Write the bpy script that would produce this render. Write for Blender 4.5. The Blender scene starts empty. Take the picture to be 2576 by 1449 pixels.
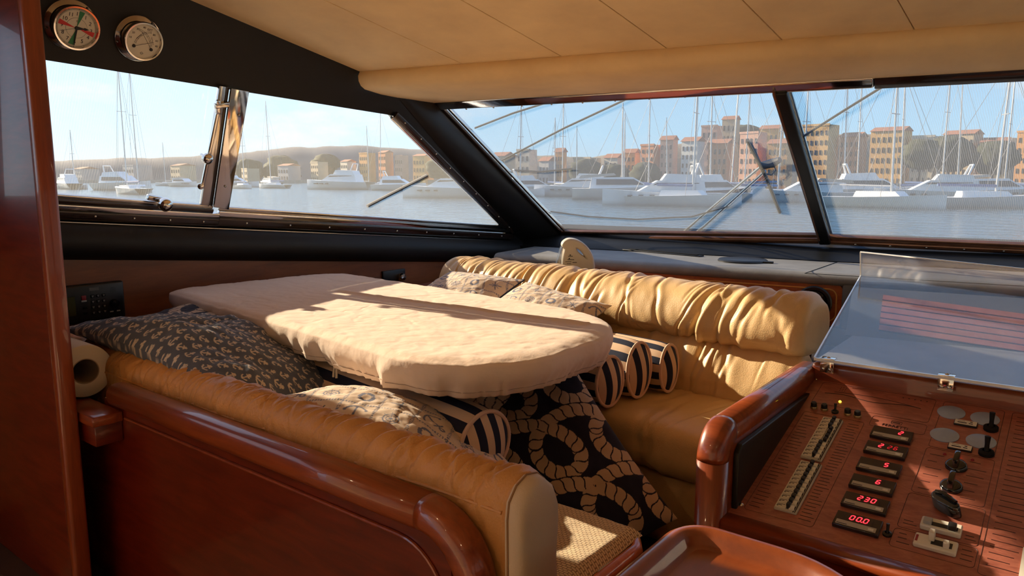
import bpy, bmesh, math, random
import numpy as np
from mathutils import Vector, Matrix

random.seed(7)
SC = bpy.context.scene
COL = SC.collection
# ------------------------------------------------------------------ camera
W, H, F = 2576, 1449, 1860.0
CAM = np.array([0, 0, 1.6]); YAW = math.radians(30); PIT = math.radians(-8.5)
FW = np.array([-math.sin(YAW)*math.cos(PIT), math.cos(YAW)*math.cos(PIT), math.sin(PIT)])
RT = np.array([math.cos(YAW), math.sin(YAW), 0.0]); UP = np.cross(RT, FW)
cam = bpy.data.cameras.new('camera'); cam.sensor_width = 36; cam.sensor_fit = 'HORIZONTAL'
cam.lens = 36*F/W; cam.clip_start = 0.05; cam.clip_end = 6000
camo = bpy.data.objects.new('camera', cam); COL.objects.link(camo)
camo.matrix_world = Matrix(((RT[0], UP[0], -FW[0], CAM[0]), (RT[1], UP[1], -FW[1], CAM[1]), (RT[2], UP[2], -FW[2], CAM[2]), (0, 0, 0, 1)))
SC.camera = camo
# ------------------------------------------------------------------ view, sky, sun
SC.view_settings.view_transform = 'Standard'; SC.view_settings.look = 'None'
SC.view_settings.gamma = 1; SC.view_settings.use_curve_mapping = False
SC.view_settings.exposure = 1.06
SUN_EL, SUN_HEAD = 20.9, -5.5          # elevation, heading of the light from +X towards +Y (degrees)
SKY = 1.18
wd = bpy.data.worlds.new('harbour_sky'); SC.world = wd; wd.use_nodes = True
nt = wd.node_tree; nt.nodes.clear()
_o = nt.nodes.new('ShaderNodeOutputWorld'); _b = nt.nodes.new('ShaderNodeBackground')
def _nd(t, **k):
    q = nt.nodes.new(t)
    for a_, v_ in k.items(): setattr(q, a_, v_)
    return q
_tc = _nd('ShaderNodeTexCoord'); _sx = _nd('ShaderNodeSeparateXYZ'); nt.links.new(_tc.outputs['Generated'], _sx.inputs[0])
_g = _nd('ShaderNodeValToRGB'); _e = _g.color_ramp.elements          # horizon haze to zenith blue
_e[0].position = 0.0; _e[0].color = (.58, .74, .84, 1); _e[1].position = 1.0; _e[1].color = (.12, .26, .58, 1)
for _p, _c in ((.06, (.42, .72, .93, 1)), (.18, (.27, .58, .92, 1)), (.45, (.17, .36, .70, 1))):
    _q = _e.new(_p); _q.color = _c
nt.links.new(_sx.outputs['Z'], _g.inputs[0])
_dp = _nd('ShaderNodeVectorMath', operation='DOT_PRODUCT'); _dp.inputs[1].default_value = (-math.cos(math.radians(SUN_HEAD))*math.cos(math.radians(SUN_EL)), -math.sin(math.radians(SUN_HEAD))*math.cos(math.radians(SUN_EL)), math.sin(math.radians(SUN_EL)))
nt.links.new(_tc.outputs['Generated'], _dp.inputs[0])
_mxd = _nd('ShaderNodeMath', operation='MAXIMUM'); _mxd.inputs[1].default_value = 0; nt.links.new(_dp.outputs['Value'], _mxd.inputs[0])
_pw = _nd('ShaderNodeMath', operation='POWER'); _pw.inputs[1].default_value = 3.0; nt.links.new(_mxd.outputs[0], _pw.inputs[0])
_au = _nd('ShaderNodeMix', data_type='RGBA', blend_type='ADD'); _au.inputs[7].default_value = (.26, .22, .17, 1); nt.links.new(_pw.outputs[0], _au.inputs[0]); nt.links.new(_g.outputs[0], _au.inputs[6])   # haze round the sun
_mp = _nd('ShaderNodeMapping'); _mp.inputs['Scale'].default_value = (1, 1, 2.6); _mp.inputs['Location'].default_value = (.35, .1, .0); nt.links.new(_tc.outputs['Generated'], _mp.inputs[0])
_n = _nd('ShaderNodeTexNoise'); _n.inputs['Scale'].default_value = 2.6; _n.inputs['Detail'].default_value = 7; _n.inputs['Roughness'].default_value = 0.6; nt.links.new(_mp.outputs[0], _n.inputs[0])
_r = _nd('ShaderNodeValToRGB'); _r.color_ramp.elements[0].position = 0.52; _r.color_ramp.elements[1].position = 0.70; nt.links.new(_n.outputs[0], _r.inputs[0])
_ml = _nd('ShaderNodeMath', operation='MULTIPLY'); _ml.inputs[1].default_value = 0.8; nt.links.new(_r.outputs[0], _ml.inputs[0])
_mx = _nd('ShaderNodeMix', data_type='RGBA'); _mx.inputs[7].default_value = (1.0, .95, .90, 1); nt.links.new(_ml.outputs[0], _mx.inputs[0]); nt.links.new(_au.outputs[2], _mx.inputs[6])
nt.links.new(_mx.outputs[2], _b.inputs[0]); _b.inputs[1].default_value = SKY
nt.links.new(_b.outputs[0], _o.inputs[0])
sun = bpy.data.lights.new('sun', 'SUN'); sun.energy = 12.4; sun.color = (1.0, 0.79, 0.53); sun.angle = math.radians(0.6)
suno = bpy.data.objects.new('sun', sun); COL.objects.link(suno); suno.location = (-30, 5, 15)
_h = math.radians(SUN_HEAD); _e = math.radians(SUN_EL)
suno.rotation_euler = Vector((math.cos(_h)*math.cos(_e), math.sin(_h)*math.cos(_e), -math.sin(_e))).to_track_quat('-Z', 'Y').to_euler()

_cy = SC.cycles; _cy.max_bounces = 7; _cy.diffuse_bounces = 4; _cy.glossy_bounces = 3; _cy.transmission_bounces = 4; _cy.transparent_max_bounces = 10
_cy.use_adaptive_sampling = True; _cy.adaptive_threshold = .12; _cy.adaptive_min_samples = 16; _cy.caustics_reflective = False; _cy.caustics_refractive = False; _cy.sample_clamp_indirect = 6
# ------------------------------------------------------------------ maths helpers
def ray(x, y): return FW + RT*(x - W/2)/F - UP*(y - H/2)/F
def on(x, y, P, N):
    r = ray(x, y); return CAM + r*(np.dot(np.array(P) - CAM, N)/np.dot(r, N))
def atz(x, y, z):
    r = ray(x, y); return CAM + r*((z - CAM[2])/r[2])
def atd(x, y, d): return CAM + ray(x, y)*d
def frame(th):
    t = math.radians(th)
    return np.array([math.cos(t), -math.sin(t), 0.]), np.array([math.sin(t), math.cos(t), 0.])
def toloc(p, th):
    X, Y = frame(th); return np.array([p @ X, p @ Y, p[2]])
def towld(q, th):
    X, Y = frame(th); return X*q[0] + Y*q[1] + np.array([0, 0, q[2]])
def unit(v): v = np.array(v, float); return v/np.linalg.norm(v)
def _hash(ix, iy, seed):
    h = (ix.astype(np.int64)*374761393 + iy.astype(np.int64)*668265263 + seed*974711) & 0x7fffffff
    h = ((h ^ (h >> 13))*1274126177) & 0x7fffffff
    return ((h ^ (h >> 16)) & 0xffff)/65535.0
def vn(x, y, seed=0):
    x = np.asarray(x, float); y = np.asarray(y, float) + 0*x; x = x + 0*y
    ix = np.floor(x); iy = np.floor(y); fx = x - ix; fy = y - iy
    fx = fx*fx*(3 - 2*fx); fy = fy*fy*(3 - 2*fy)
    a = _hash(ix, iy, seed); b = _hash(ix+1, iy, seed); c = _hash(ix, iy+1, seed); d = _hash(ix+1, iy+1, seed)
    return (a*(1-fx)+b*fx)*(1-fy) + (c*(1-fx)+d*fx)*fy - 0.5
def fbm(x, y, seed=0, o=4):
    r = 0; a = 1.0; f = 1.0
    for i in range(o):
        r = r + a*vn(np.asarray(x)*f + 13.7*i, np.asarray(y)*f + 7.1*i, seed+i); a *= 0.5; f *= 2.0
    return r
def sstep(a, b, x):
    t = np.clip((x - a)/(b - a), 0, 1); return t*t*(3 - 2*t)

# ------------------------------------------------------------------ materials
MAT = {}
def _base(name):
    m = bpy.data.materials.new(name); m.use_nodes = True; MAT[name] = m
    n = m.node_tree.nodes; return m, n, m.node_tree.links, n['Principled BSDF']
def mat(name, col, rough=0.5, metal=0.0, coat=0.0, spec=0.5, var=None, bump=None, emis=None, scale=(1, 1, 1), sheen=0, coatr=0.03, trans=0):
    m, n, l, p = _base(name)
    p.inputs['Base Color'].default_value = (*col, 1); p.inputs['Roughness'].default_value = rough
    p.inputs['Metallic'].default_value = metal; p.inputs['Specular IOR Level'].default_value = spec
    p.inputs['Coat Weight'].default_value = coat; p.inputs['Coat Roughness'].default_value = coatr
    p.inputs['Sheen Weight'].default_value = sheen; p.inputs['Transmission Weight'].default_value = trans
    tc = n.new('ShaderNodeTexCoord'); mp = n.new('ShaderNodeMapping'); mp.inputs['Scale'].default_value = scale
    l.new(tc.outputs['Object'], mp.inputs[0])
    if var:
        s, a = var[:2]; nz = n.new('ShaderNodeTexNoise'); nz.inputs['Scale'].default_value = s; nz.inputs['Detail'].default_value = 6; nz.inputs['Roughness'].default_value = .6
        l.new(mp.outputs[0], nz.inputs[0]); r = n.new('ShaderNodeValToRGB')
        r.color_ramp.elements[0].position = .3; r.color_ramp.elements[1].position = .7
        c2 = var[2] if len(var) > 2 else [c*(1-a) for c in col]
        r.color_ramp.elements[0].color = (*c2, 1); r.color_ramp.elements[1].color = (*[min(1, c*(1+a*.4)) for c in col], 1)
        l.new(nz.outputs[0], r.inputs[0]); l.new(r.outputs[0], p.inputs['Base Color'])
    if bump:
        nz2 = n.new('ShaderNodeTexNoise'); nz2.inputs['Scale'].default_value = bump[0]; nz2.inputs['Detail'].default_value = 4
        l.new(mp.outputs[0], nz2.inputs[0]); b = n.new('ShaderNodeBump'); b.inputs['Strength'].default_value = bump[1]; b.inputs['Distance'].default_value = bump[2] if len(bump) > 2 else .01
        l.new(nz2.outputs[0], b.inputs['Height']); l.new(b.outputs[0], p.inputs['Normal'])
    if emis:
        p.inputs['Emission Color'].default_value = (*emis[0], 1); p.inputs['Emission Strength'].default_value = emis[1]
    return m
def wood(name, c1, c2, scale, coat=.6, rough=.35, burl=False, coatr=.04):
    m, n, l, p = _base(name)
    tc = n.new('ShaderNodeTexCoord'); mp = n.new('ShaderNodeMapping'); mp.inputs['Scale'].default_value = scale
    l.new(tc.outputs['Object'], mp.inputs[0])
    nz = n.new('ShaderNodeTexNoise'); nz.inputs['Scale'].default_value = 3; nz.inputs['Detail'].default_value = 9; nz.inputs['Roughness'].default_value = .68; nz.inputs['Distortion'].default_value = 1.6 if burl else .5
    l.new(mp.outputs[0], nz.inputs[0]); r = n.new('ShaderNodeValToRGB')
    r.color_ramp.elements[0].position = .33; r.color_ramp.elements[1].position = .68
    r.color_ramp.elements[0].color = (*c1, 1); r.color_ramp.elements[1].color = (*c2, 1)
    l.new(nz.outputs[0], r.inputs[0]); l.new(r.outputs[0], p.inputs['Base Color'])
    p.inputs['Roughness'].default_value = rough; p.inputs['Coat Weight'].default_value = coat; p.inputs['Coat Roughness'].default_value = coatr
    return m
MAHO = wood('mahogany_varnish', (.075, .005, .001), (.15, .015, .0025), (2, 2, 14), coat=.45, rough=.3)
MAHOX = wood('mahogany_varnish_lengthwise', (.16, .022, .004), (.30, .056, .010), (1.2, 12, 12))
MAHOV = wood('mahogany_post', (.16, .022, .004), (.29, .054, .010), (14, 14, 1.2))
TRAYW = wood('tray_mahogany', (.17, .034, .009), (.28, .062, .016), (4, 1.5, 8))
CHERRY = wood('cherry_wall_panel', (.17, .050, .014), (.28, .092, .026), (3, .8, 8), coat=.15, rough=.45, coatr=.15)
BURL = wood('burl_panel', (.27, .075, .052), (.46, .155, .105), (5, 16, 16), burl=True, coatr=.06)
FASCIA = wood('dash_fascia_wood', (.36, .075, .018), (.56, .150, .035), (4, 12, 12))
GRILLEW = wood('grille_wood', (.48, .13, .07), (.66, .22, .13), (4, 10, 10), coat=.3)
INLAY = mat('maple_inlay', (.85, .45, .12), .3, coat=.5)
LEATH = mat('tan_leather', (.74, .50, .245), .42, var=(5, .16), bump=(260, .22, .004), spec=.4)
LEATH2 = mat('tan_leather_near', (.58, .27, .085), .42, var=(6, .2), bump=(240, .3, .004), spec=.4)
LEATHP = mat('leather_side_panel', (.56, .42, .29), .55, var=(4, .1), bump=(260, .2, .003))
SEAM = mat('seam_thread', (.26, .13, .05), .7)
KNIT = None
COVER = mat('canvas_cover', (.80, .625, .495), .9, var=(3, .05), bump=(26, .22, .012), sheen=.1)
COVERLINE = mat('cover_stitching', (.45, .33, .25), .9)
SUEDE = mat('ceiling_suede', (.97, .69, .37), .85, var=(3.5, .16), bump=(60, .05, .003), sheen=.15)
VINYL = mat('black_vinyl', (.012, .011, .011), .5, var=(3, .2), bump=(300, .12, .002), spec=.35)
VINYL2 = mat('black_vinyl_smooth', (.010, .010, .010), .42, bump=(300, .1, .002), spec=.4)
CHROME = mat('chrome', (.86, .82, .76), .09, metal=1, bump=(9, .035, .02))
STEEL = mat('brushed_steel', (.70, .66, .60), .16, metal=1, bump=(20, .05, .01))
DARKM = mat('dark_bronze_frame', (.035, .020, .014), .22, metal=.3, coat=.6)
BRONZE = mat('varnished_sill', (.20, .085, .045), .18, coat=1.0, var=(6, .4))
BLACK = mat('black_plastic', (.012, .012, .013), .38)
BLACKG = mat('black_gloss', (.008, .008, .009), .08, coat=.6)
RUBBER = mat('rubber', (.010, .009, .009), .75, spec=.2)
GREYD = mat('dash_grey', (.26, .25, .235), .55, var=(8, .22), bump=(180, .2, .003))
GREYM = mat('dash_moulding', (.14, .14, .14), .38, bump=(180, .15, .003))
WHITE = mat('white_plastic', (.78, .75, .66), .4)
CREAM = mat('cream_plastic', (.58, .54, .47), .45)
PAPER = mat('paper', (.80, .70, .58), .95, bump=(90, .25, .003))
CARD = mat('cardboard_core', (.42, .32, .24), .95)
BOUNCE_CARPET = mat('cream_bounce_carpet', (.46, .34, .22), .95, bump=(150, .3, .004))
IVORY = mat('ivory_wall_lining', (.78, .64, .47), .7)
RUG = mat('dark_carpet', (.05, .02, .012), .9, bump=(200, .3, .004))
DIAL = mat('ivory_dial', (.80, .75, .62), .45)
RED = mat('dial_red', (.70, .03, .03), .5)
GREEN = mat('dial_green', (.02, .22, .08), .5)
INK = mat('black_ink', (.02, .02, .025), .6)
ENGR = mat('engraved_line', (.035, .008, .006), .5)
TAPE = mat('meter_face_strip', (.46, .43, .37), .4)
METER = mat('meter_case', (.018, .010, .014), .22, coat=.3)
LEDR = mat('red_led', (.9, .02, .02), .4, emis=((1, .02, .03), 2.2))
LEDD = mat('dim_red_led', (.35, .01, .01), .4, emis=((1, .02, .03), .25))
LEDY = mat('yellow_led', (.9, .7, .05), .4, emis=((1, .75, .05), 1.5))
LCD = mat('lcd_olive', (.045, .05, .008), .25)
REDB = mat('red_button', (.30, .02, .03), .4)
LAB = mat('grey_label', (.42, .42, .42), .5)
CORD = mat('cotton_cord', (.55, .45, .35), .9)
DISC = mat('blue_lens_disc', (.36, .45, .62), .22, var=(20, .12), coat=.6)
BUTT = mat('brass_ring', (.55, .42, .22), .3, metal=.8)
def simple_nodes(name):
    m = bpy.data.materials.new(name); m.use_nodes = True; m.node_tree.nodes.clear(); MAT[name] = m
    n = m.node_tree.nodes; return m, n, m.node_tree.links, n.new('ShaderNodeOutputMaterial')
def pane(name, tint, fac, scl, rot, gloss=.06):
    """glass with a woven sun screen: clear glass, fine threads that scatter light"""
    m, n, l, o = simple_nodes(name)
    tr = n.new('ShaderNodeBsdfTransparent'); tr.inputs[0].default_value = (*tint, 1)
    tl = n.new('ShaderNodeBsdfTranslucent'); tl.inputs[0].default_value = (.48, .48, .47, 1)
    df = n.new('ShaderNodeBsdfDiffuse'); df.inputs[0].default_value = (.07, .07, .07, 1)
    gl = n.new('ShaderNodeBsdfGlossy'); gl.inputs['Roughness'].default_value = .05
    tc = n.new('ShaderNodeTexCoord'); mp = n.new('ShaderNodeMapping'); mp.inputs['Rotation'].default_value = rot
    l.new(tc.outputs['Object'], mp.inputs[0])
    wv = n.new('ShaderNodeTexWave'); wv.inputs['Scale'].default_value = scl; wv.inputs['Distortion'].default_value = 3.5; wv.inputs['Detail'].default_value = 2; wv.inputs['Detail Scale'].default_value = .6
    l.new(mp.outputs[0], wv.inputs[0])
    nz = n.new('ShaderNodeTexNoise'); nz.inputs['Scale'].default_value = 2.2; nz.inputs['Detail'].default_value = 5; l.new(tc.outputs['Object'], nz.inputs[0])
    a = n.new('ShaderNodeMath'); a.operation = 'MULTIPLY_ADD'; a.inputs[1].default_value = fac*.9; a.inputs[2].default_value = fac*.35; l.new(wv.outputs['Fac'], a.inputs[0])
    b = n.new('ShaderNodeMath'); b.operation = 'MULTIPLY_ADD'; b.inputs[1].default_value = fac*.8; l.new(nz.outputs[0], b.inputs[0]); l.new(a.outputs[0], b.inputs[2])
    mA = n.new('ShaderNodeMixShader'); mA.inputs[0].default_value = .45; l.new(tl.outputs[0], mA.inputs[1]); l.new(df.outputs[0], mA.inputs[2])
    mB = n.new('ShaderNodeMixShader'); l.new(b.outputs[0], mB.inputs[0]); l.new(tr.outputs[0], mB.inputs[1]); l.new(mA.outputs[0], mB.inputs[2])
    mC = n.new('ShaderNodeMixShader'); mC.inputs[0].default_value = gloss; l.new(mB.outputs[0], mC.inputs[1]); l.new(gl.outputs[0], mC.inputs[2])
    l.new(mC.outputs[0], o.inputs[0]); return m
PANE_S = pane('screened_side_glass', (.70, .72, .74), .09, 38, (0, 0, math.radians(82)), .02)
PANE_F = pane('screened_front_glass', (.68, .70, .72), .17, 40, (0, 0, math.radians(12)), .02)
def acrylic(name, tint, haze, gloss):
    m, n, l, o = simple_nodes(name)
    tr = n.new('ShaderNodeBsdfTransparent'); tr.inputs[0].default_value = (*tint, 1)
    df = n.new('ShaderNodeBsdfDiffuse'); df.inputs[0].default_value = (.36, .47, .72, 1)  # bluish diffuse haze; on the lid it paints in reflected sky
    gl = n.new('ShaderNodeBsdfGlossy'); gl.inputs['Roughness'].default_value = .06
    mA = n.new('ShaderNodeMixShader'); mA.inputs[0].default_value = haze; l.new(tr.outputs[0], mA.inputs[1]); l.new(df.outputs[0], mA.inputs[2])
    mB = n.new('ShaderNodeMixShader'); mB.inputs[0].default_value = gloss; l.new(mA.outputs[0], mB.inputs[1]); l.new(gl.outputs[0], mB.inputs[2])
    l.new(mB.outputs[0], o.inputs[0]); return m
def fill_curtain_mat():  # translucent beige for the unseen curtains added as warm fill
    m, n, l, o = simple_nodes('fill_curtain_cloth'); tl = n.new('ShaderNodeBsdfTranslucent'); tl.inputs[0].default_value = (.90, .62, .36, 1)
    df = n.new('ShaderNodeBsdfDiffuse'); df.inputs[0].default_value = (.75, .58, .40, 1); x = n.new('ShaderNodeMixShader'); x.inputs[0].default_value = .3
    l.new(tl.outputs[0], x.inputs[1]); l.new(df.outputs[0], x.inputs[2]); l.new(x.outputs[0], o.inputs[0]); return m
FILL_CURT = fill_curtain_mat()
ACRYL = acrylic('clear_acrylic', (.95, .96, .97), .12, .15)
ACEDGE = mat('acrylic_edge', (.92, .94, .96), .15, coat=.8)
CLEAR = acrylic('clear_jug_plastic', (.80, .80, .79), .10, .12)
DIALGL = acrylic('dial_glass', (.97, .97, .96), .0, .04)
def attr_mat(name, rough=.85, weave=700, bstr=.15):
    m, n, l, p = _base(name); a = n.new('ShaderNodeAttribute'); a.attribute_name = 'pat'
    l.new(a.outputs['Color'], p.inputs['Base Color']); p.inputs['Roughness'].default_value = rough; p.inputs['Sheen Weight'].default_value = .15
    p.inputs['Specular IOR Level'].default_value = .25
    tc = n.new('ShaderNodeTexCoord'); nz = n.new('ShaderNodeTexNoise'); nz.inputs['Scale'].default_value = weave; l.new(tc.outputs['Object'], nz.inputs[0])
    b = n.new('ShaderNodeBump'); b.inputs['Strength'].default_value = bstr; b.inputs['Distance'].default_value = .003; l.new(nz.outputs[0], b.inputs['Height']); l.new(b.outputs[0], p.inputs['Normal'])
    return m
PRINT = attr_mat('printed_cotton')
def stripe_mat(name):
    m, n, l, p = _base(name); a = n.new('ShaderNodeAttribute'); a.attribute_name = 'st'
    f = n.new('ShaderNodeMath'); f.operation = 'FRACT'; l.new(a.outputs['Fac'], f.inputs[0])
    g = n.new('ShaderNodeMath'); g.operation = 'GREATER_THAN'; g.inputs[1].default_value = .5; l.new(f.outputs[0], g.inputs[0])
    x = n.new('ShaderNodeMix'); x.data_type = 'RGBA'; x.inputs[6].default_value = (.70, .50, .35, 1); x.inputs[7].default_value = (.016, .020, .045, 1); l.new(g.outputs[0], x.inputs[0])
    l.new(x.outputs[2], p.inputs['Base Color']); p.inputs['Roughness'].default_value = .85; p.inputs['Specular IOR Level'].default_value = .25
    tc = n.new('ShaderNodeTexCoord'); nz = n.new('ShaderNodeTexNoise'); nz.inputs['Scale'].default_value = 600; l.new(tc.outputs['Object'], nz.inputs[0])
    b = n.new('ShaderNodeBump'); b.inputs['Strength'].default_value = .15; b.inputs['Distance'].default_value = .003; l.new(nz.outputs[0], b.inputs['Height']); l.new(b.outputs[0], p.inputs['Normal'])
    return m
STRIPE = stripe_mat('navy_cream_stripe')
PIPING = mat('cream_piping', (.68, .47, .36), .85)
def knit_mat():
    m, n, l, p = _base('cream_knit'); tc = n.new('ShaderNodeTexCoord'); mp = n.new('ShaderNodeMapping'); mp.inputs['Scale'].default_value = (1, 1, 1)
    l.new(tc.outputs['Object'], mp.inputs[0])
    br = n.new('ShaderNodeTexBrick'); br.inputs['Scale'].default_value = 1.0; br.inputs['Brick Width'].default_value = .011; br.inputs['Row Height'].default_value = .0062; br.inputs['Mortar Size'].default_value = .0011; br.inputs['Mortar Smooth'].default_value = .6
    br.inputs['Color1'].default_value = (.78, .58, .33, 1); br.inputs['Color2'].default_value = (.70, .50, .27, 1); br.inputs['Mortar'].default_value = (.30, .18, .08, 1)
    l.new(mp.outputs[0], br.inputs[0]); l.new(br.outputs['Color'], p.inputs['Base Color'])
    b = n.new('ShaderNodeBump'); b.inputs['Strength'].default_value = .7; b.inputs['Distance'].default_value = .003; b.invert = True; l.new(br.outputs['Fac'], b.inputs['Height']); l.new(b.outputs[0], p.inputs['Normal'])
    p.inputs['Roughness'].default_value = .95; p.inputs['Sheen Weight'].default_value = .3; return m
KNIT = knit_mat()
def water_mat():
    m, n, l, p = _base('harbour_water'); p.inputs['Base Color'].default_value = (.06, .09, .10, 1); p.inputs['Roughness'].default_value = .12
    tc = n.new('ShaderNodeTexCoord'); nz = n.new('ShaderNodeTexNoise'); nz.inputs['Scale'].default_value = .6; nz.inputs['Detail'].default_value = 5; l.new(tc.outputs['Object'], nz.inputs[0])
    b = n.new('ShaderNodeBump'); b.inputs['Strength'].default_value = .8; b.inputs['Distance'].default_value = .5; l.new(nz.outputs[0], b.inputs['Height']); l.new(b.outputs[0], p.inputs['Normal']); return m
WATER = water_mat()

# ------------------------------------------------------------------ object helpers
ORG = {}
def link(o, parent=None):
    COL.objects.link(o)
    if parent is not None: o.parent = parent
    return o
def tag(o, label=None, cat=None, group=None, kind=None):
    if label: o['label'] = label
    if cat: o['category'] = cat
    if group: o['group'] = group
    if kind: o['kind'] = kind
    return o
def thing(name, label, cat, org=(0, 0, 0), th=0, group=None, kind=None):
    o = bpy.data.objects.new(name, None); link(o); o.empty_display_size = .05
    o.location = towld(np.array(org, float), th); o.rotation_euler = (0, 0, -math.radians(th))
    ORG[o.name] = np.array(org, float); return tag(o, label, cat, group, kind)
class B:
    """collects polygons for ONE mesh"""
    def __init__(s): s.v = []; s.f = []; s.xf = None
    def add(s, V, Fs):
        k = len(s.v)
        for p in V: s.v.append(tuple(float(c) for c in p))
        for f in Fs: s.f.append(tuple(i + k for i in f))
        return s
    def box(s, x0, x1, y0, y1, z0, z1):
        V = [(x, y, z) for z in (z0, z1) for y in (y0, y1) for x in (x0, x1)]
        return s.add(V, [(0, 2, 3, 1), (4, 5, 7, 6), (0, 1, 5, 4), (2, 6, 7, 3), (0, 4, 6, 2), (1, 3, 7, 5)])
    def bar(s, p0, p1, w, t, nrm):
        """rectangular bar p0-p1, w across, t along nrm"""
        p0 = np.array(p0, float); p1 = np.array(p1, float); d = unit(p1 - p0); n = unit(nrm); n = unit(n - d*(n @ d)); c = np.cross(d, n)
        V = [p + c*a*w/2 + n*b*t/2 for p in (p0, p1) for a, b in ((-1, -1), (1, -1), (1, 1), (-1, 1))]
        return s.add(V, [(0, 3, 2, 1), (4, 5, 6, 7), (0, 1, 5, 4), (1, 2, 6, 5), (2, 3, 7, 6), (3, 0, 4, 7)])
    def tube(s, path, r, n=8, closed=False, cap=True):
        P = [np.array(p, float) for p in path]; m = len(P); k = len(s.v)
        R = r if hasattr(r, '__len__') else [r]*m
        pv = None; rings = []
        for i in range(m):
            a = P[(i-1) % m] if closed or i > 0 else P[i]; b = P[(i+1) % m] if closed or i < m-1 else P[i]
            d = unit(b - a)
            if pv is None:
                pv = unit(np.cross(d, (0, 0, 1) if abs(d[2]) < .9 else (1, 0, 0)))
            pv = unit(pv - d*(pv @ d)); q = np.cross(d, pv)
            rings.append([P[i] + (pv*math.cos(2*math.pi*j/n) + q*math.sin(2*math.pi*j/n))*R[i] for j in range(n)])
        V = [p for rg in rings for p in rg]; Fs = []
        for i in range(m if closed else m-1):
            for j in range(n):
                a = i*n + j; b = i*n + (j+1) % n; i2 = (i+1) % m
                Fs.append((a, b, i2*n + (j+1) % n, i2*n + j))
        if cap and not closed: Fs += [tuple(range(n-1, -1, -1)), tuple((m-1)*n + j for j in range(n))]
        return s.add(V, Fs)
    def lathe(s, prof, n=24, c=(0, 0, 0), ax=(0, 0, 1), ref=None):
        """prof: list of (radius, height along ax)"""
        ax = unit(ax); ref = unit(np.cross(ax, (1, 0, 0) if abs(ax[0]) < .9 else (0, 1, 0))) if ref is None else unit(ref)
        q = np.cross(ax, ref); c = np.array(c, float); V = []; Fs = []
        for r, h in prof:
            for j in range(n):
                t = 2*math.pi*j/n; V.append(c + ax*h + (ref*math.cos(t) + q*math.sin(t))*max(r, 1e-5))
        for i in range(len(prof)-1):
            for j in range(n): Fs.append((i*n+j, i*n+(j+1) % n, (i+1)*n+(j+1) % n, (i+1)*n+j))
        return s.add(V, Fs)
    def prism(s, poly, d):
        """poly: list of 3-D points, d: extrusion vector"""
        m = len(poly); d = np.array(d, float); V = [np.array(p, float) for p in poly] + [np.array(p, float) + d for p in poly]
        Fs = [tuple(range(m-1, -1, -1)), tuple(range(m, 2*m))] + [(i, (i+1) % m, m+(i+1) % m, m+i) for i in range(m)]
        return s.add(V, Fs)
def finish(me, m, smooth, bevel, seg, sharp):
    bm = bmesh.new(); bm.from_mesh(me)
    bmesh.ops.recalc_face_normals(bm, faces=bm.faces)
    if bevel:
        es = [e for e in bm.edges if len(e.link_faces) == 2 and e.calc_face_angle(0) > .5]
        bmesh.ops.bevel(bm, geom=es, offset=bevel, segments=seg, affect='EDGES', profile=.5, clamp_overlap=True)
    if smooth:
        for f in bm.faces: f.smooth = True
        for e in bm.edges:
            if len(e.link_faces) == 2 and e.calc_face_angle(0) > sharp: e.smooth = False
    bm.to_mesh(me); bm.free()
    if m: me.materials.append(m)
def obj(name, b, m, parent=None, smooth=True, bevel=0, seg=2, xf=None, sharp=.7, at=None):
    V = np.array(b.v)
    if xf is not None: V = xf(V)
    root = parent
    while root is not None and root.parent is not None: root = root.parent
    off = ORG.get(root.name) if root is not None else None
    if at is not None: off = np.array(at, float) if off is None else off
    if off is not None: V = V - off
    me = bpy.data.meshes.new(name); me.from_pydata([tuple(p) for p in V], [], b.f)
    finish(me, m, smooth, bevel, seg, sharp)
    o = bpy.data.objects.new(name, me); link(o, parent)
    if at is not None and parent is None: o.location = at
    return o
def inst(o, loc, parent, rot=None):
    c = bpy.data.objects.new(o.name.split('.')[0], o.data); link(c, parent); c.location = loc
    if rot is not None: c.rotation_euler = rot
    return c
def gfaces(nu, nv, wu=False, wv=False):
    a = np.arange(nu*nv).reshape(nu, nv)
    if wu: a = np.vstack([a, a[:1]])
    if wv: a = np.hstack([a, a[:, :1]])
    return np.stack([a[:-1, :-1], a[1:, :-1], a[1:, 1:], a[:-1, 1:]], -1).reshape(-1, 4)
def npmesh(name, V, Fq, m, parent=None, attrs=None, extra=None, loc=None, mtx=None, smooth=True, recalc=True):
    root = parent
    while root is not None and root.parent is not None: root = root.parent
    off = ORG.get(root.name) if root is not None else None
    V = np.asarray(V, float).reshape(-1, 3)
    if off is not None: V = V - off
    me = bpy.data.meshes.new(name); fs = [tuple(f) for f in np.asarray(Fq).tolist()] + (extra or [])
    me.from_pydata(V.tolist(), [], fs)
    if attrs:
        for k, a in attrs.items():
            a = np.asarray(a, np.float32)
            if a.ndim == 2:
                at = me.attributes.new(k, 'FLOAT_COLOR', 'POINT'); c = np.ones((len(V), 4), np.float32); c[:, :3] = a; at.data.foreach_set('color', c.ravel())
            else:
                at = me.attributes.new(k, 'FLOAT', 'POINT'); at.data.foreach_set('value', a.ravel())
    if recalc:
        bm = bmesh.new(); bm.from_mesh(me); bmesh.ops.recalc_face_normals(bm, faces=bm.faces); bm.to_mesh(me); bm.free()
    if smooth: me.polygons.foreach_set('use_smooth', np.ones(len(me.polygons), bool))
    me.materials.append(m); o = bpy.data.objects.new(name, me); link(o, parent)
    if loc is not None: o.location = loc
    if mtx is not None: o.matrix_world = mtx
    return o
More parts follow.
